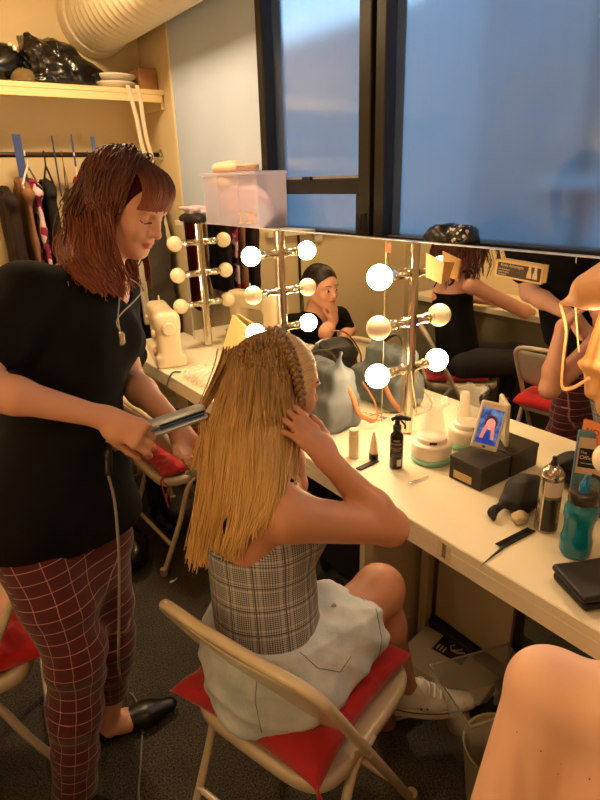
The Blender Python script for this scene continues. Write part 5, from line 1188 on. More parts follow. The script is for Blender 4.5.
Q=((P-hc)@RH.T); bad=((Q[:,:,1]>.046)&(Q[:,:,2]<.046)&(Q[:,:,2]>-.11)&(np.abs(Q[:,:,0])<.085)).any(1); P=P[~bad]; cl=cl[~bad]; N=len(P)
tone=np.clip(rr.normal(.38,.20,N)+.28*np.sin(cl*1.7),0,1)
strands('wavy_hair',P,.0021,.0009,m_hA,py,col=tone)
# fringe
N=650; u=rr.uniform(-1,1,N); v=rr.uniform(0,1,N)
rt_=Lh(0,0,0)+np.stack([u*(.058-.02*v),.052+.020*(1-u*u)-.075*v,.122-.026*u*u*(1-.5*v)+.010*v],1)@RH
mid=Lh(0,0,0)+np.stack([u*.066,.084+.024*(1-u*u)+0*u,.092-.012*u*u],1)@RH
tip=Lh(0,0,0)+np.stack([u*.072,.086+.020*(1-u*u)-.01*abs(u),.040-.012*np.abs(u)+rr.uniform(-.004,.004,N)],1)@RH
t=np.linspace(0,1,12)[None,:,None]; Pf=(1-t)**2*rt_[:,None]+2*t*(1-t)*(mid+ (np.stack([0*u,.012+0*u,.012+0*u],1)@RH))[:,None]+t*t*tip[:,None]
strands('fringe',Pf,.0022,.0013,m_hA,py,col=np.clip(rr.normal(.65,.2,N),0,1))
# curling iron
ir=thing('hair_straightener','silver hair straightener held by the auburn haired woman, closing on a blonde lock','hair iron',ironA)
up_=nrm(np.cross(CF,ia)); up_=nrm(A(0,0,1)-ia*ia[2]); fr_=(ironA,np.array([ia,np.cross(up_,ia),up_])); Li=np.linalg.norm(ironB-ironA)
m_iron=mat('iron_silver',(196,208,222),.35,.35); m_plate=mat('iron_blue_plate',(90,120,165),.2,.6)
def halfbar(z0,z1,zt0,zt1,name,m):
    q=MB(fr_); n=12; sec=[]
    st_=[(0,.013,z0),(.03,.0155,z0),(Li*.45,.015,z0),(Li*.55,.0155,z0),(Li-.008,.0145,z0),(Li,.010,z0)]
    V=[];F=[]
    for x,wd,z in st_:
        tt=x/Li; c_=(z1+(zt1-z1)*tt); h_=.0085
        for k in range(n): a=2*PI*k/n; V.append((x,1.25*wd*math.cos(a),1.25*(c_+h_*math.sin(a)*(1 if math.sin(a)*z0>0 else .55))))
    for i in range(len(st_)-1):
        for k in range(n): F.append((i*n+k,i*n+(k+1)%n,(i+1)*n+(k+1)%n,(i+1)*n+k))
    F+=[tuple(range(n)),tuple((len(st_)-1)*n+k for k in range(n))]; q.add(V,F); local(ir,q.obj(name,m))
halfbar(1,.010,1,.010,'upper_arm',m_iron); halfbar(-1,-.008,-1,-.007,'lower_arm',m_iron)
local(ir,MB(fr_).box((Li*.50,-.017,.0005),(Li*.97,.017,.0045),.001).obj('heating_plate',m_plate,smooth=False)); local(ir,MB(fr_).box((Li*.50,-.017,-.0035),(Li*.97,.017,-.0005),.001).obj('heating_plate',m_plate,smooth=False))
local(ir,MB(fr_).lathe([(.010,-.012),(.014,-.008),(.0155,.0),(.0155,.02)],20,(0,0,0),(1,0,0)).obj('hinge_end',mat('iron_white',(205,198,185),.3)))
q=MB(); cp0=ironA-ia*.010; c1_=at(108,452,1.315); q.tube(curve_pts([cp0,c1_,at(108,462,1.315),at(108,476,1.315)],6),[.0095]*18+[.006],12); local(ir,q.obj('cord_sleeve',m_black))
q=MB(); cpts=[at(108,474,1.315),at(115,505,1.30),at(119,560,1.32),at(118,620,1.37),at(116,680,1.45),at(126,688,1.66),at(136,705,1.72)]
g0=onz(141,720,.006); cpts=[at(108,474,1.315),at(115,505,1.27),at(119,560,1.25),at(119,620,1.28),at(119,668,1.36),onz(124,688,.05),onz(134,697,.006),onz(142,718,.006),onz(141,760,.006),onz(139,800,.006),onz(150,850,.006)]
q.tube(curve_pts(cpts,10),.0032,8); local(ir,q.obj('power_cable',m_greyc))
# ================================================================= 2. the seated blonde woman
pb_=thing('person','seated young woman with long blonde hair, grey checked top and light denim skirt','person',(.60,.93,0))
hcB=at(276,388,1.335); fB=nrm(A(.97,-.12,-.20)); RB=rotf(fB,A(0,0,1))
shRB=at(290,518,1.175); elB=at(390,527,1.335); wrB=at(330,462,1.265); shLB=shRB+A(.045,.29,.0)
nkB=at(262,462,1.29); chB=(shRB+shLB)/2+A(-.0,-.0,-.10)-CR*.012; hpB=A(.545,.935,.545); hipRB=at(300,672,1.335); hipLB=hipRB+A(-.04,.19,0)
knRB=at(378,590,1.50); anRB=at(408,690,1.705); knLB=at(352,648,1.60); anLB=at(392,738,1.93)
fT=nrm(A(.97,-.0,0)+A(0,-.18,0))
s=Sculpt(); head_prims(s,hcB,RB,.98); LB=lambda x,y,z:hcB+A(x,y,z)@RB
s.cone(hcB+A(0,-.03,-.05)@RB,nkB,.048,.050,k=.03); s.cone(nkB,chB+A(0,0,.07),.052,.075,k=.05)
wsB=hpB+(chB-hpB)*.42
for a_ in(shRB,shLB): s.cone(nkB+A(0,0,-.045)+(a_-nkB)*.25,a_+(nkB-a_)*.12,.042,.045,k=.05)
s.cone(chB+A(0,0,.05),chB-A(0,0,.05),.125,.120,k=.06,flat=(fT,.72)); s.cone(chB-A(0,0,.05),wsB,.118,.108,k=.06,flat=(fT,.8)); s.cone(wsB,hpB,.108,.14,k=.06,flat=(fT,.85))
# shoulder blades and spine
s.ell(chB-fT*.065+nrm(shRB-shLB)*.075+A(0,0,.03),(.03,.05,.065),k=.04); s.ell(chB-fT*.065-nrm(shRB-shLB)*.075+A(0,0,.03),(.03,.05,.065),k=.04)
s.cone(chB-fT*.098+A(0,0,.08),wsB-fT*.095,.008,.010,k=.03,op='sub')
arm(s,shRB,elB,wrB,(.050,.040,.038,.024)); s.ell(elB,(.036,.036,.034),k=.02)
elLB=shLB+A(.20,.06,-.16); wrLB=hcB+A(.10,.13,-.10); arm(s,shLB,elLB,wrLB,(.046,.038,.036,.024))
hd=nrm(at(293,417,1.245)-wrB); hand_prims(s,wrB,hd,nrm(-CR*.7+CF*.75),1,curl=(12,14,16,20),spread=3,tc=20,sc=.93)
hand_prims(s,wrLB,nrm(LB(-.08,.05,.0)-wrLB),nrm(A(-.3,-1,0)),-1,curl=(14,16,18,22),spread=3,tc=20,sc=.9)
s.cone(hipRB,knRB,.088,.060,k=.05); s.cone(hipLB,knLB,.088,.058,k=.03); s.ell(knRB+A(.01,0,.0),(.060,.058,.058),k=.03)
mm_=knRB+(anRB-knRB)*.32-nrm(A(1,0,0))*.012; s.cone(knRB,mm_,.055,.054,k=.02); s.cone(mm_,anRB,.052,.028,k=.03)
mm_=knLB+(anLB-knLB)*.32; s.cone(knLB,mm_,.054,.050,k=.02); s.cone(mm_,anLB,.050,.033,k=.03)
def sneaker(an,d,up,parent,lab):
    """canvas low sneaker: upper, rubber sole with dark line, toe cap, laces, eyelets"""
    d=nrm(d); u=A(*up); u=nrm(u-d*(u@d)); l=np.cross(u,d); R_=np.array([l,d,u]); ks=1.10; B=lambda x,y,z:an+(A(x,y,z)*ks)@R_
    s=Sculpt(); s.cone(B(0,-.035,-.030),B(0,.06,-.040),.034,.038,k=.02,flat=(u,.95)); s.cone(B(0,.06,-.042),B(0,.155,-.050),.040,.030,k=.02,flat=(u,.62)); s.cone(B(0,-.03,-.02),B(0,-.03,.012),.033,.030,k=.02); s.cone(B(0,-.02,0),B(0,.035,-.008),.032,.030,k=.02)
    s.cone(B(0,-.012,.0),B(0,.004,.06),.026,.05,k=.004,op='sub'); s.clip(B(0,0,-.060),-u); s.build('sneaker_upper',mat('canvas_white',(224,220,214),.8,bump=.0005,bs=700) if lab=='R' else bpy.data.materials['canvas_white'],parent,h=.0026)
    n=40; 
    def outline(k,zz,grow=0): 
        a=2*PI*k/n; y=math.cos(a); x=math.sin(a); w=.037+.004*y+grow; yy=.052+y*(.118+grow); return B(x*w*(1-.25*max(0,y)**3),yy,zz)
    for nm,z0,z1,g_,m_ in (('rubber_sole',-.072,-.050,.002,mat('sole_white',(214,204,190),.5) if lab=='R' else bpy.data.materials['sole_white']),('sole_stripe',-.0545,-.0515,.003,mat('stripe_dark',(60,30,40),.5) if lab=='R' else bpy.data.materials['stripe_dark'])):
        V=[outline(k,z0,g_) for k in range(n)]+[outline(k,z1,g_) for k in range(n)]; F=[(k,(k+1)%n,n+(k+1)%n,n+k) for k in range(n)]+[tuple(range(n)),tuple(range(n,2*n))]
        o=MB().add(V,F).obj(nm,m_); local(parent,o)
    s=Sculpt(); s.ell(B(0,.142,-.050),(.034,.030,.020),R_,k=0); s.clip(B(0,0,-.056),-u); s.build('toe_cap',bpy.data.materials['sole_white'],parent,h=.0025)
    q=MB()
    s=Sculpt(); s.box(B(0,.045,-.004),(.016,.034,.004),rotf(d-u*.42,u),rad=.003); s.build('tongue',bpy.data.materials['canvas_white'],parent,h=.002)
    for k in range(5): y=.035+.016*k; z=.0165-.0075*k; q.tube(curve_pts([B(-.023,y,z-.012),B(0,y+.004,z+.002),B(.023,y,z-.012)],5),.0032,6)
    q.tube(curve_pts([B(0,.036,.006),B(.016,.030,.016),B(.026,.044,.004),B(.006,.042,.006)],5),.0022,6); q.tube(curve_pts([B(0,.036,.006),B(-.018,.028,.014),B(-.024,.042,.002),B(-.006,.042,.006)],5),.0022,6)
    local(parent,q.obj('laces',mat('lace_white',(232,230,226),.8) if lab=='R' else bpy.data.materials['lace_white']))
    q=MB()
    for k in range(4):
        for sd in(-1,1): y=.035+.018*k; z=-.006-.0085*k; q.lathe([(.0001,.001),(.0034,.001),(.0034,0)],10,B(sd*.024,y,z-.004),tuple(nrm(l*sd+u*.9)))
    for k in range(2): q.lathe([(.0001,.003),(.0030,.003),(.0030,0)],10,B(-.0375 if 0 else .0375,.030+.016*k,-.036),tuple(l)); q.lathe([(.0001,.003),(.0030,.003),(.0030,0)],10,B(-.0375,.030+.016*k,-.036),tuple(-l))
    local(parent,q.obj('eyelets',mat('eyelet_dark',(40,34,40),.4) if lab=='R' else bpy.data.materials['eyelet_dark']))
toeR=at(478,712,1.72); dR=nrm(toeR-at(408,712,1.73)); s.cone(anRB,anRB+dR*.05-A(0,0,.02),.027,.026,k=.01)
toeL=A(.9,.0,0); s.cone(anLB,anLB+A(.05,0,-.02),.034,.032,k=.02)
s.build('body',[m_skinB,m_lips,m_brow],pb_,h=.0038,mats_fn=face_paint(hcB,RB,.98))
sneaker(anRB+A(0,0,.012),dR,(0.05,-.05,1),pb_,'R')
sneaker(A(anLB[0],anLB[1],.074),A(.97,-.2,0),(0,0,1),pb_,'L')
# checked camisole top
lt=nrm(shLB-shRB)
s=Sculpt(); s.cone(chB+A(0,0,.05),chB-A(0,0,.05),.138,.135,k=.06,flat=(fT,.76)); s.cone(chB-A(0,0,.05),wsB+lt*.015,.135,.130,k=.06,flat=(fT,.84)); s.cone(wsB,hpB+A(0,0,.03),.118,.135,k=.06,flat=(fT,.88))
for q_ in(-1,1): s.ell(chB+fT*.08+lt*q_*.058-A(0,0,.01),(.062,.062,.06),k=.04)
tb_=at(262,560,1.30); s.clip(at(260,549,1.22),nrm(A(-.52,.0,.85))); s.clip(hpB+A(0,0,.105),(0,0,-1)); s.disp(folds(.0030,24,221))
# neckline dips between the shoulder blades and rises under the arm
s.build('checked_top',m_glen,pb_,h=.0042,uv_fn=tube_uv([(hpB,chB,fT),(chB,chB+A(0,0,.1),fT)],13,.055))
q=MB()
for q_,shh in((-1,shRB),(1,shLB)):
    a=chB-fT*.098+lt*q_*.075+A(0,0,.035); top=(nkB*.35+shh*.65)+A(0,0,.018); fr0=chB+fT*.10+lt*q_*.075+A(0,0,.02)
    q=MB(); q.tube(curve_pts([a,a+A(0,0,.05)+fT*.004,top-fT*.035,top+A(0,0,.028),top+fT*.035,fr0],8),.006,8,flat=(.35,1.2)); local(pb_,q.obj('shoulder_strap',m_tee))
q=MB(); ring=[]
# denim skirt
s=Sculpt()
s.cone(hpB+A(0,0,.13),hpB,.124,.152,k=.05,flat=(fT,.92)); s.cone(hpB+A(-.01,0,-.01),hpB+A(-.01,0,-.045),.150,.150,k=.04)
kk=hipRB+(knRB-hipRB)*.70; s.cone(hpB+A(.04,-.02,.05),kk-(knRB-hipRB)*.15,.115,.100,k=.05); s.cone(hipRB,kk+(knRB-hipRB)*.1,.112,.098,k=.06); kl=hipLB+(knLB-hipLB)*.70; s.cone(hipLB,kl,.110,.094,k=.06); s.cone((hipRB+hipLB)/2,(kk+kl)/2,.10,.085,k=.05)
s.clip(kk,nrm((knRB-hipRB)*A(1,1,.1))); s.clip(hpB+A(0,0,.135),(0,0,1)); s.clip((0,0,.480),(0,0,-1)); s.disp(folds(.0048,24,231,fT,1.5)); s.disp(crumple(.010,26,233)); s.disp(folds(.0022,60,232))
s.build('denim_skirt',m_denim,pb_,h=.0042)
# hair: long straight blonde with a braid at the temple
m_hB=hair_mat('blonde_hair',(84,60,38),(184,142,86),(232,186,110),.36)
s=Sculpt(); s.ell(LB(0,-.016,.034),(.080,.102,.092),RB); s.cone(LB(-.01,-.04,.0),LB(-.01,-.06,-.10),.050,.040,k=.05); s.clip(LB(0,.055,0),A(0,1,-.5)@RB)
s.build('hair_base',mat('blonde_under',(92,58,28),.55),pb_,h=.005)
radB=A(.081,.103,.094); ctrB=LB(0,-.016,.034)
bpy.context.view_layer.update(); boB=[c for c in pb_.children if c.name.startswith('body')][0]
def on_body(o,x,y):
    d=ray(x,y); ok,loc,nr_,i=o.ray_cast(o.matrix_world.inverted()@Vector(CO),(o.matrix_world.to_3x3().inverted()@Vector(d)).normalized())
    return (o.matrix_world@loc) if ok else None
def skull(x,y,o=1.0):
    """point of the skull surface that lies behind picture point x,y"""
    d=(ray(x,y)@RB.T)/(radB*o); c=((CO-ctrB)@RB.T)/(radB*o); a=d@d; b=2*(c@d); cc=c@c-1; D=b*b-4*a*cc
    t=(-b-math.sqrt(max(D,0)))/(2*a); return CO+ray(x,y)*t
N=3400; rr=np.random.default_rng(9); th=rr.uniform(-PI,PI,N); phi=np.arccos(rr.uniform(.0,1,N)); dirl=np.stack([np.sin(phi)*np.sin(th),np.sin(phi)*np.cos(th),np.cos(phi)],1)
roots=ctrB+(dirl*radB*1.035)@RB
pr=np.array([(300+FPX*((p-CO)@CR)/((p-CO)@CF),400-FPX*((p-CO)@CU)/((p-CO)@CF)) for p in roots])
near=((roots-ctrB)@CF<.03)|(dirl[:,2]>.55)
lim=np.interp(pr[:,1],[325,345,365,400,430],[274,284,289,293,298])          # the braid bounds the loose hair
keep=(pr[:,0]<lim)&(dirl[:,1]<.75); roots=roots[keep]; pr=pr[keep]; near=near[keep]; dirl=dirl[keep]; N=len(roots)
sN=np.clip((pr[:,0]-222)/(292-222)+rr.normal(0,.06,N),0,1); paths=[]
dcache={}
def backD(x,y):
    k=(int(x/5),int(y/5))
    if k not in dcache:
        h=on_body(boB,k[0]*5+2,k[1]*5+2); dcache[k]=((np.array(h)-CO)@CF) if h is not None else 1.33
    return dcache[k]
for i in range(N):
    s_=sN[i]; lay=rr.uniform(0,1); nz=rr.normal(0,1,4)
    if not near[i]: s_=s_*.25
    xm=204+(301-204)*s_; Dm=1.335-.105*math.sin(PI*min(max(s_,.0),1))**.7-.010*lay+(0 if near[i] else .05)
    M=at(xm+nz[0]*2,436,Dm)
    ye=558-18*s_-95*max(0,s_-.45)+nz[3]*12; yk=min(492,ye-28); xk=196+(300-196)*s_; Kd=min(backD(xk,yk)-.012-.016*lay,1.335); K_=at(xk+nz[1]*2.5,yk,Kd+(0 if near[i] else .03))
    xe=184+(294-184)*s_; Ed=min(backD(xe,ye-14)-.008-.014*lay,1.34); E_=at(xe+nz[2]*4,ye,Ed)
    mid=.5*roots[i]+.5*M; q=(mid-ctrB)@RB.T/radB; l=np.linalg.norm(q)
    f_=1.05+.05*lay
    if l<f_: mid=ctrB+((q/l*f_)*radB)@RB
    m2=.78*(.25*roots[i]+.75*M)+.22*mid; q=(m2-ctrB)@RB.T/radB; l=np.linalg.norm(q)
    if l<f_: m2=ctrB+((q/l*f_)*radB)@RB
    paths.append(np.array(curve_pts([roots[i],mid,m2,M,K_,E_],6)))
P=np.array(paths)
P,cl=wave(P,.0028,7,8,110)
tone=np.clip(rr.normal(.5,.22,N)+.12*np.sin(cl*2.3),0,1)
strands('long_hair',P,.0021,.0010,m_hB,pb_,col=tone)
# the lock held in the iron
N=150; a0=LB(-.03,-.10,.02); mid=ironB-ia*.028; end=mid+A(.01,.0,-.135)
r1=rr.normal(0,1,(N,3)); t=np.linspace(0,1,30)[None,:,None]
key=[skull(232,352,1.0),skull(226,366,1.06),at(215,386,1.36),at(204,405,1.395),at(202,416,1.398),at(203,436,1.40),at(199,452,1.40),at(196,466,1.395)]
cp_=np.array(curve_pts(key,6)); K=len(cp_); spr=np.interp(np.linspace(0,1,K),[0,.5,.55,.7,1],[.016,.004,.004,.006,.012])
fl=r1*A(1,1,.6); P=cp_[None]+fl[:,None,:]*spr[None,:,None]*.6
strands('held_lock',P,.0018,.0010,m_hB,pb_,col=np.clip(rr.normal(.62,.2,N),0,1))
# combed-back temple hair and braid on the right side of the head
N=520
br=[(270,329),(279,336),(286,346),(291,358),(295,371),(298,385),(300,398)]
fr2_=[(292,333),(304,338),(312,345),(318,354),(320,365),(318,378),(312,392)]
bp_=np.array([skull(x,y,1.02) for x,y in br]); fp_=np.array([skull(min(x,318),y,1.0) for x,y in fr2_])
def lerpP(A_,u): x=u*(len(A_)-1); i=np.minimum(x.astype(int),len(A_)-2); f=(x-i)[:,None]; return A_[i]*(1-f)+A_[i+1]*f
al_=rr.uniform(0,1,N); a0_=lerpP(fp_,np.clip(al_+rr.normal(0,.02,N),0,1)); b0_=lerpP(bp_,np.clip(al_*.9+.12,0,1))
tt=np.linspace(0,1,12)[None,:,None]; D_=a0_[:,None]*(1-tt)+b0_[:,None]*tt; q=((D_-ctrB)@RB.T)/radB; l=np.linalg.norm(q,axis=-1,keepdims=True); P=ctrB+((q/l)*(1.015+.03*rr.uniform(0,1,(N,1,1)))*radB)@RB
strands('combed_hair',P,.0020,.0016,m_hB,pb_,col=np.clip(rr.normal(.42,.22,N),0,1))
q=MB(); u=np.linspace(0,1,84); cen=lerpP(bp_,u); qq=((cen-ctrB)@RB.T)/radB; cen=ctrB+((qq/np.linalg.norm(qq,axis=1)[:,None])*1.07*radB)@RB
for _ in range(4): cen[1:-1]=(cen[:-2]+cen[1:-1]*2+cen[2:])/4
tan=nrm3(np.gradient(cen,axis=0)); nn_=nrm3(cen-ctrB); sd_=nrm3(np.cross(tan,nn_))
for k in range(3):
    ph=2*PI*k/3; w=2*PI*5*u; p_=cen+sd_*(.0095*np.sin(w+ph))[:,None]+nn_*(.0045*np.sin(2*(w+ph)))[:,None]; q.tube([tuple(x) for x in p_],.0055,8)
o=q.obj('braid',m_hB); local(pb_,o); n=len(o.data.vertices); at_=o.data.attributes.new('tone','FLOAT','POINT'); at_.data.foreach_set('value',np.clip(.38+.3*np.sin(np.arange(n)*.37),0,1).astype(np.float32)); o.data.attributes.new('along','FLOAT','POINT').data.foreach_set('value',np.zeros(n,np.float32))
# skirt seams, button and stitching
sk_=[c for c in pb_.children if c.name.startswith('denim_skirt')][0]; bpy.context.view_layer.update()
def seam(px,r_=.0011,n=14):
    pts=[]
    for a,b in zip(px[:-1],px[1:]):
        for k in range(n):
            x=a[0]+(b[0]-a[0])*k/n; y=a[1]+(b[1]-a[1])*k/n; h=on_body(sk_,x,y)
            if h is not None: pts.append(np.array(h)-ray(x,y)*.0004)
    if len(pts)>3: q=MB(); q.tube(pts,r_,6); local(pb_,q.obj('stitched_seam',m_stitch))
seam([(258,668),(255,700),(262,735)]); seam([(376,608),(382,640),(376,672)]); seam([(340,578),(352,592),(366,601)]); seam([(300,652),(318,668),(340,672),(352,655)])
h=on_body(sk_,334,606)
if h is not None: local(pb_,MB().lathe([(.0001,.003),(.005,.0025),(.0062,.001),(.0062,-.001)],16,tuple(np.array(h)),tuple(-CF+A(0,0,.6))).obj('skirt_button',mat('button_pewter',(150,140,125),.35,.8)))
# ================================================================= 3. bare shoulder in the foreground
sp0=at(548,690,.80)      # left shoulder joint
pf=thing('person','bare shouldered person seated in the right foreground, seen from behind','person',(.80,.22,0))
fF=nrm(A(.93,.37,0)); latF=np.cross(A(0,0,1),fF); rgtF=-latF      # latF points to her left
sr=sp0+rgtF*.33; ngk=(sp0+sr)/2+A(0,0,.035); 
s=Sculpt(); chF=(sp0+sr)/2-A(0,0,.13)
s.ell(sp0,(.056,.056,.058),k=.03); s.ell(sr,(.060,.060,.060),k=.03)
elF=at(484,862,.84); wrF=elF+fF*.22-A(0,0,.04)-latF*.05; s.cone(elF,wrF,.038,.025,k=.02); hand_prims(s,wrF,fF,A(0,0,-1),-1,curl=(20,22,24,26),sc=.95)
elG=sr+A(.02,-.02,-.28)-latF*.04; s.cone(sr,elG,.050,.041,k=.02); wrG=elG+fF*.22-A(0,0,.04)+latF*.05; s.cone(elG,wrG,.038,.025,k=.02); hand_prims(s,wrG,fF,A(0,0,-1),1,curl=(20,22,24,26),sc=.95)
s.cone(sp0-A(0,0,.005)+rgtF*.105,chF+latF*.015-A(0,0,.02),.060,.100,k=.04,flat=(fF,.9)); s.cone(sr-A(0,0,.02)+latF*.07,chF+rgtF*.05,.066,.10,k=.05,flat=(fF,.9)); s.cone(ngk+A(0,0,-.02),chF,.075,.125,k=.05,flat=(fF,.8))
s.cone(sp0+rgtF*.05+A(0,0,.005),ngk+rgtF*.0,.040,.055,k=.05); s.cone(sr+latF*.05,ngk,.040,.055,k=.05)
s.cone(sp0,elF,.054,.041,k=.012); hpF=chF+A(-.02,-.02,-.30); s.cone(chF,chF-A(0,0,.16),.13,.115,k=.05,flat=(fF,.82)); s.cone(chF-A(0,0,.16),hpF,.115,.15,k=.05,flat=(fF,.85))
hcF=ngk+fF*.055+rgtF*.055+A(0,0,.135); RF=rotf(nrm(fF*.9+A(0,0,-.35)+rgtF*.2)); s.cone(ngk-A(0,0,.01),hcF-A(0,0,.05),.052,.05,k=.03); head_prims(s,hcF,RF,.97)
for q_ in(-1,1):
    kn_=hpF+fF*.40+latF*q_*.09+A(0,0,.0); s.cone(hpF+latF*q_*.08-A(0,0,.02),kn_,.085,.058,k=.04); s.cone(kn_,A(kn_[0],kn_[1],.06)-fF*.05,.054,.035,k=.03); a_=A(kn_[0],kn_[1],.045)-fF*.05; s.cone(a_,a_+fF*.15,.034,.026,k=.02)
s.cone(at(522,742,.766),at(531,865,.760),.003,.024,k=.010,op='sub')
s.build('body',[m_skinD,m_lips,m_brow],pf,h=.0045,mats_fn=face_paint(hcF,RF,.97),smooth_it=2)
q=MB(); 
for (x,y) in ((517,732),(541,751),(590,779),(561,764),(562,770),(520,757)):
    for D_ in np.linspace(.55,1.0,1): pass
# small moles lie on the back: found by casting onto the body mesh
def on_body(o,x,y):
    d=ray(x,y); ok,loc,nr_,i=o.ray_cast(o.matrix_world.inverted()@Vector(CO),(o.matrix_world.to_3x3().inverted()@Vector(d)).normalized())
    return (o.matrix_world@loc) if ok else None
bpy.context.view_layer.update()
bo=[c for c in pf.children if c.name.startswith('body')][0]
for (x,y,r_) in ((517,732,.0011),(541,751,.0013),(590,779,.0018),(561,764,.0008),(558,774,.0008)):
    h_=on_body(bo,x,y)
    if h_ is not None: q.lathe([(.0001,r_*.5),(r_,0),(.0001,-r_*.5)],8,tuple(h_),tuple(-CF))
if q.v: local(pf,q.obj('moles',mat('mole_brown',(140,78,50),.6)))
s=Sculpt(); s.cone(chF-A(0,0,.10),chF-A(0,0,.17),.142,.125,k=.05,flat=(fF,.86)); s.cone(chF-A(0,0,.17),hpF,.128,.165,k=.05,flat=(fF,.9)); s.cone(hpF+latF*.08,hpF+fF*.26+latF*.09,.10,.08,k=.05); s.cone(hpF-latF*.08,hpF+fF*.26-latF*.09,.10,.08,k=.05); s.clip(chF-A(0,0,.13),(0,0,1)); s.disp(folds(.004,26,241)); s.build('tan_dress',mgz,pf,h=.006)
s=Sculpt(); s.ell(hcF+A(0,-.02,.035)@RF,(.086,.106,.098),RF); s.ell(hcF+A(0,-.10,.07)@RF,(.045,.045,.045),k=.02); s.clip(hcF+A(0,.05,0)@RF,A(0,1,-.6)@RF); s.build('hair',mat('brown_hair',(58,34,20),.5),pf,h=.005)
fc=copy_thing(ch); fc.location=tuple(A(hpF[0],hpF[1],0)+fF*.05); fc.rotation_euler=(0,0,math.atan2(fF[1],fF[0])-PI/2); fc['label']='folding chair under the bare shouldered person in the right foreground'
# ================================================================= 4. dark haired woman seen in the mirror
hcD=A(.765,2.735,1.03); FD=nrm(A(-.08,-.92,-.06)); RD=rotf(FD,A(0,-.12,1)); LD=lambda x,y,z:hcD+A(x,y,z)@RD
pd_=thing('person','dark haired woman leaning chin on hand, visible in the mirror','person',(.78,2.62,0))
s=Sculpt(); head_prims(s,hcD,RD,1.06)
nkD=hcD+A(.0,.045,-.135); shD1=nkD+A(-.17,.0,-.07); shD2=nkD+A(.17,.03,-.07); chD=(shD1+shD2)/2+A(0,.02,-.11); hpD=A(.78,2.88,.54)
s.cone(hcD+A(0,-.02,-.05)@RD,nkD,.048,.05,k=.03); s.cone(nkD,chD,.06,.12,k=.05); s.cone(chD,hpD,.12,.14,k=.05)
for a_ in(shD1,shD2): s.cone(nkD-A(0,0,.04),a_,.045,.046,k=.04)
wrD=LD(.030,.085,-.185); elD=A(.84,2.60,.80); arm(s,shD2,elD,wrD,(.044,.038,.034,.024)); hand_prims(s,wrD,nrm(LD(.010,.098,-.09)-wrD),nrm(-FD),1,curl=(55,60,62,64),spread=2,tc=40,sc=.92)
elE=A(.56,2.72,.74); wrE=A(.74,2.62,.70); arm(s,shD1,elE,wrE,(.044,.038,.034,.024)); hand_prims(s,wrE,nrm(A(.2,-1,0)),A(0,0,-1),1,curl=(15,18,20,22),sc=.92)
for q_ in(-1,1): s.cone(hpD+A(.08*q_,0,0),hpD+A(.09*q_,-.36,.0),.08,.055,k=.04); s.cone(hpD+A(.09*q_,-.36,0),hpD+A(.09*q_,-.34,-.45),.052,.035,k=.03); s.cone(hpD+A(.09*q_,-.34,-.49),hpD+A(.09*q_,-.46,-.50),.034,.026,k=.02)
s.build('body',[m_skinC,m_lips,m_brow],pd_,h=.0040,mats_fn=face_paint(hcD,RD,1.0))
s=Sculpt(); s.cone(nkD-A(0,0,.09),chD,.10,.135,k=.05); s.cone(chD,hpD+A(0,0,.02),.135,.155,k=.05)
for a_ in(shD1,shD2): s.cone(nkD-A(0,0,.045)+(a_-nkD)*.25,a_,.056,.064,k=.05)
s.cone(shD2,elD+(shD2-elD)*.25,.058,.050,k=.03); s.cone(shD1,elE+(shD1-elE)*.25,.058,.050,k=.03); s.cone(nkD+FD*.03+A(0,0,.03),nkD+FD*.15-A(0,0,.10),.065,.02,k=.01,op='sub'); s.disp(folds(.004,22,251)); s.build('black_top',m_tee,pd_,h=.0055)
s=Sculpt(); 
for q_ in(-1,1): s.cone(hpD+A(.08*q_,0,0),hpD+A(.09*q_,-.36,.0),.096,.066,k=.04); s.cone(hpD+A(.09*q_,-.36,0),hpD+A(.09*q_,-.34,-.42),.064,.050,k=.03)
s.build('black_trousers',mat('black_denim',(20,18,20),.8),pd_,h=.008)
m_hD=hair_mat('dark_hair',(16,8,6),(48,26,18),None,.35)
s=Sculpt(); s.ell(LD(0,-.018,.040),(.090,.114,.102),RD); s.ell(LD(0,-.12,-.01),(.040,.042,.045),RD,k=.03); s.clip(LD(0,.098,0),A(0,1,-.45)@RD); s.clip(LD(0,0,-.075),A(0,0,-1)@RD); s.build('hair_cap',mat('dark_under',(26,14,10),.5),pd_,h=.004)
N=900; th=rr.uniform(-PI*.8,PI*.8,N); st_=np.stack([.9*np.sin(th),.86*np.cos(th)+.16,.66-.55*np.abs(np.sin(th))-.12*rr.uniform(0,1,N)],1); tt=np.linspace(0,1,12)[None,:,None]; en=A(0,-1,-.15)[None]+rr.normal(0,.05,(N,3)); D_=st_[:,None]*(1-tt)+en[:,None]*tt
dn=D_/np.linalg.norm(D_,axis=-1,keepdims=True); r_=1/np.sqrt((dn**2/(A(.091,.115,.103)**2)).sum(-1,keepdims=True)); P=LD(0,0,0)+(dn*r_*1.01+A(0,-.018,.040))@RD; strands('pulled_back_hair',P,.0018,.0014,m_hD,pd_)
q=MB()
LD2=lambda x,y,z:hcD+(A(x,y,z)*1.06)@RD
qw=MB()
for q_ in(-1,1): qw.lathe([(.0001,-.004),(.0085,-.0035),(.0125,-.001),(.0085,.0022),(.0001,.0032)],16,tuple(LD2(q_*.031,.0865,.003)),tuple(nrm(FD+A(.1*q_,0,0))))
for q_ in(-1,1): q.lathe([(.0001,.0),(.0062,.001),(.0001,.0022)],14,tuple(LD2(q_*.031+.002,.0895,.003)),tuple(nrm(FD)))
for k_,s_ in enumerate((-1,1)):
    e_=MB().lathe([(.0001,-.004),(.0085,-.0035),(.0118,-.001),(.0085,.0022),(.0001,.0030)],16,tuple(LD2(s_*.031,.0865,.002)),tuple(nrm(FD))); local(pd_,e_.obj('eye',mat('eye_white%d'%k_,(225,205,190),.2)))
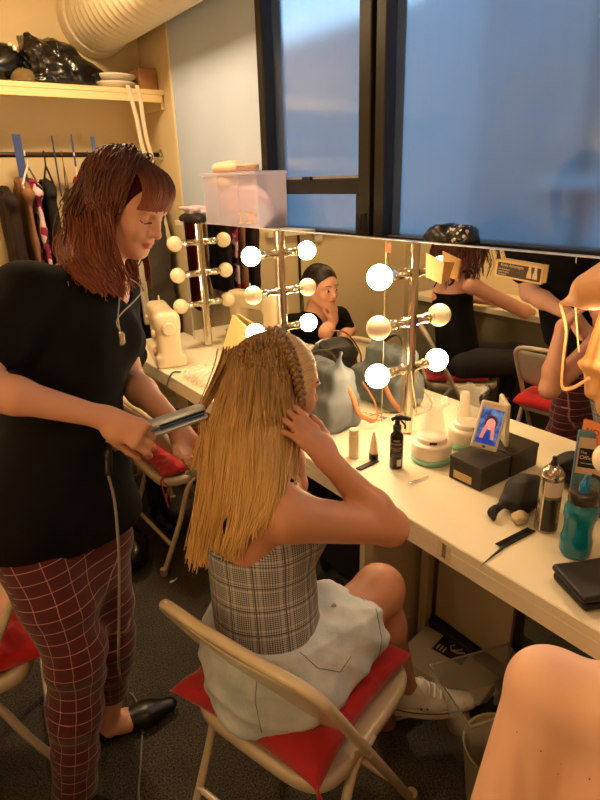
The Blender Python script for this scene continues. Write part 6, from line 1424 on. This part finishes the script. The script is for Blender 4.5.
o=local(pd_,q.obj('irises',mat('iris_dark',(38,22,16),.2)))
s=Sculpt()
for q_ in(-1,1): s.cone(hpD+A(.09*q_,-.34,-.38),hpD+A(.09*q_,-.34,-.48),.050,.044,k=.02); s.cone(hpD+A(.09*q_,-.33,-.49),hpD+A(.09*q_,-.47,-.505),.042,.034,k=.02)
s.clip((0,0,.003),(0,0,-1)); s.build('boots',mat('black_boots',(14,12,12),.35),pd_,h=.006)
c4=copy_thing(ch); c4.location=(.78,2.90,0); c4.rotation_euler=(0,0,PI); c4['label']='folding chair under the dark haired woman leaning on her hand'
# ================================================================= 5. woman in black tank top, seen in the mirror
pt=thing('person','woman in black camisole with brown hair, seen from behind in the mirror','person',(-.10,2.30,0))
hpT=A(.02,2.30,.54); nkT=A(.00,2.36,1.11); s1=A(.12,2.26,1.04); s2=A(-.12,2.52,1.04); hcT=A(-.04,2.33,1.245); 
FTk=nrm(A(-.75,-.62,-.12)); RT=rotf(FTk); chT=A(.0,2.39,.93)
s1=A(.06,2.21,1.03); s2=A(-.10,2.52,1.03)
s=Sculpt(); head_prims(s,hcT,RT); s.cone(hcT-A(0,0,.05),nkT,.05,.05,k=.03); s.cone(nkT,chT,.06,.12,k=.05); s.cone(chT,hpT,.12,.14,k=.05,flat=(FTk,.85))
for a_ in(s1,s2): s.cone(nkT-A(0,0,.04),a_,.045,.048,k=.04)
e1_=A(-.22,2.02,.86); w1_=A(-.42,2.16,.81); arm(s,s1,e1_,w1_); hand_prims(s,w1_,nrm(A(-1,.3,0)),A(0,0,-1),-1,curl=(15,15,18,20),sc=.95)
e2_=A(-.34,2.62,.86); w2_=A(-.50,2.45,.815); arm(s,s2,e2_,w2_); hand_prims(s,w2_,nrm(A(-1,-.3,0)),A(0,0,-1),1,curl=(15,15,18,20),sc=.95)
for q_ in(-1,1):
    b_=hpT+A(-.04*q_,.085*q_,0); k_=b_+A(-.28,-.27,.02); s.cone(b_,k_,.085,.056,k=.04); f_2=A(k_[0]+.02,k_[1]+.02,.06); s.cone(k_,f_2,.053,.035,k=.03); s.cone(f_2-A(0,0,.015),f_2+A(-.09,-.09,-.025),.034,.026,k=.02)
s.build('body',[m_skinC,m_lips,m_brow],pt,h=.0055,mats_fn=face_paint(hcT,RT))
s=Sculpt(); s.cone(chT,hpT+A(0,0,.02),.132,.155,k=.05,flat=(FTk,.88)); s.cone(chT+A(0,0,.06),chT,.115,.132,k=.04,flat=(FTk,.85)); s.clip(chT+A(0,0,.035),(0,0,1)); s.disp(folds(.004,24,261)); s.build('black_camisole',m_tee,pt,h=.006)
for q_,a_ in((1,s1),(-1,s2)):
    tp=nkT*.4+a_*.6+A(0,0,.03); q=MB(); q.tube(curve_pts([chT-FTk*.10+(a_-chT)*A(.5,.5,0)+A(0,0,.03),tp-FTk*.03-A(0,0,.01),tp+A(0,0,.006),tp+FTk*.04,chT+FTk*.11+(a_-chT)*A(.5,.5,0)+A(0,0,.02)],6),.007,8,flat=(.4,1)); local(pt,q.obj('shoulder_strap',m_tee))
s=Sculpt()
for q_ in(-1,1):
    b_=hpT+A(-.04*q_,.085*q_,0); k_=b_+A(-.28,-.27,.02); s.cone(b_,k_,.104,.072,k=.05); s.cone(k_,A(k_[0]+.02,k_[1]+.02,.10),.066,.052,k=.03)
s.build('dark_trousers',mat('charcoal_trousers',(30,26,26),.8),pt,h=.008)
N=1000; th=rr.uniform(-PI,PI,N); phi=np.arccos(rr.uniform(0,1,N)); dl=np.stack([np.sin(phi)*np.sin(th),np.sin(phi)*np.cos(th),np.cos(phi)],1); dl=dl[~((dl[:,1]>.5)&(dl[:,2]<.75))]; N=len(dl)
LT=lambda x,y,z:hcT+A(x,y,z)@RT; roots=hcT+(dl*A(.085,.106,.097)+A(0,-.016,.036))@RT; dr_=(dl*A(1,1,.2)+A(0,-.3,0))@RT; dr_=nrm3(dr_)
P=grow(roots,dr_,20,.015,.22,[(LT(0,-.016,.036),A(.098,.098,.098)),(nkT,A(.07,.07,.06)),(chT,A(.13,.15,.14))],length=rr.uniform(.24,.36,N)); P,cl=wave(P,.010,12,6,40)
strands('loose_hair',P,.0026,.0012,hair_mat('brown_red_hair',(40,16,10),(110,52,30),None,.4),pt); s=Sculpt(); s.ell(LT(0,-.018,.034),(.084,.104,.095),RT); s.clip(LT(0,.055,0),A(0,1,-.6)@RT); s.build('hair_base',bpy.data.materials['auburn_under'],pt,h=.006)
tc2=copy_thing(ch); tc2.location=(.03,2.32,0); tc2.rotation_euler=(0,0,math.atan2(-.62,-.75)-PI/2); tc2['label']='folding chair under the woman in the black camisole across the room'
cushion('seat_cushion','red cushion under the woman in the black camisole',(.03,2.32,.462),tc2.rotation_euler.z,m_red,w=.19,th=.022,seed=9)
# ================================================================= 6. what hangs on the far side of the stylist: bag on third chair
s=Sculpt(); s.ell((.62,2.30,.08),(.10,.14,.08)); s.ell((.60,2.36,.11),(.09,.09,.08),k=.04); s.disp(crumple(.03,22,301)); s.clip((0,0,.001),(0,0,-1)); tag(s.build('black_boot_bag',mat('black_boot',(14,12,12),.35),h=.006),'shiny black bag on the floor behind the standing woman','bag')
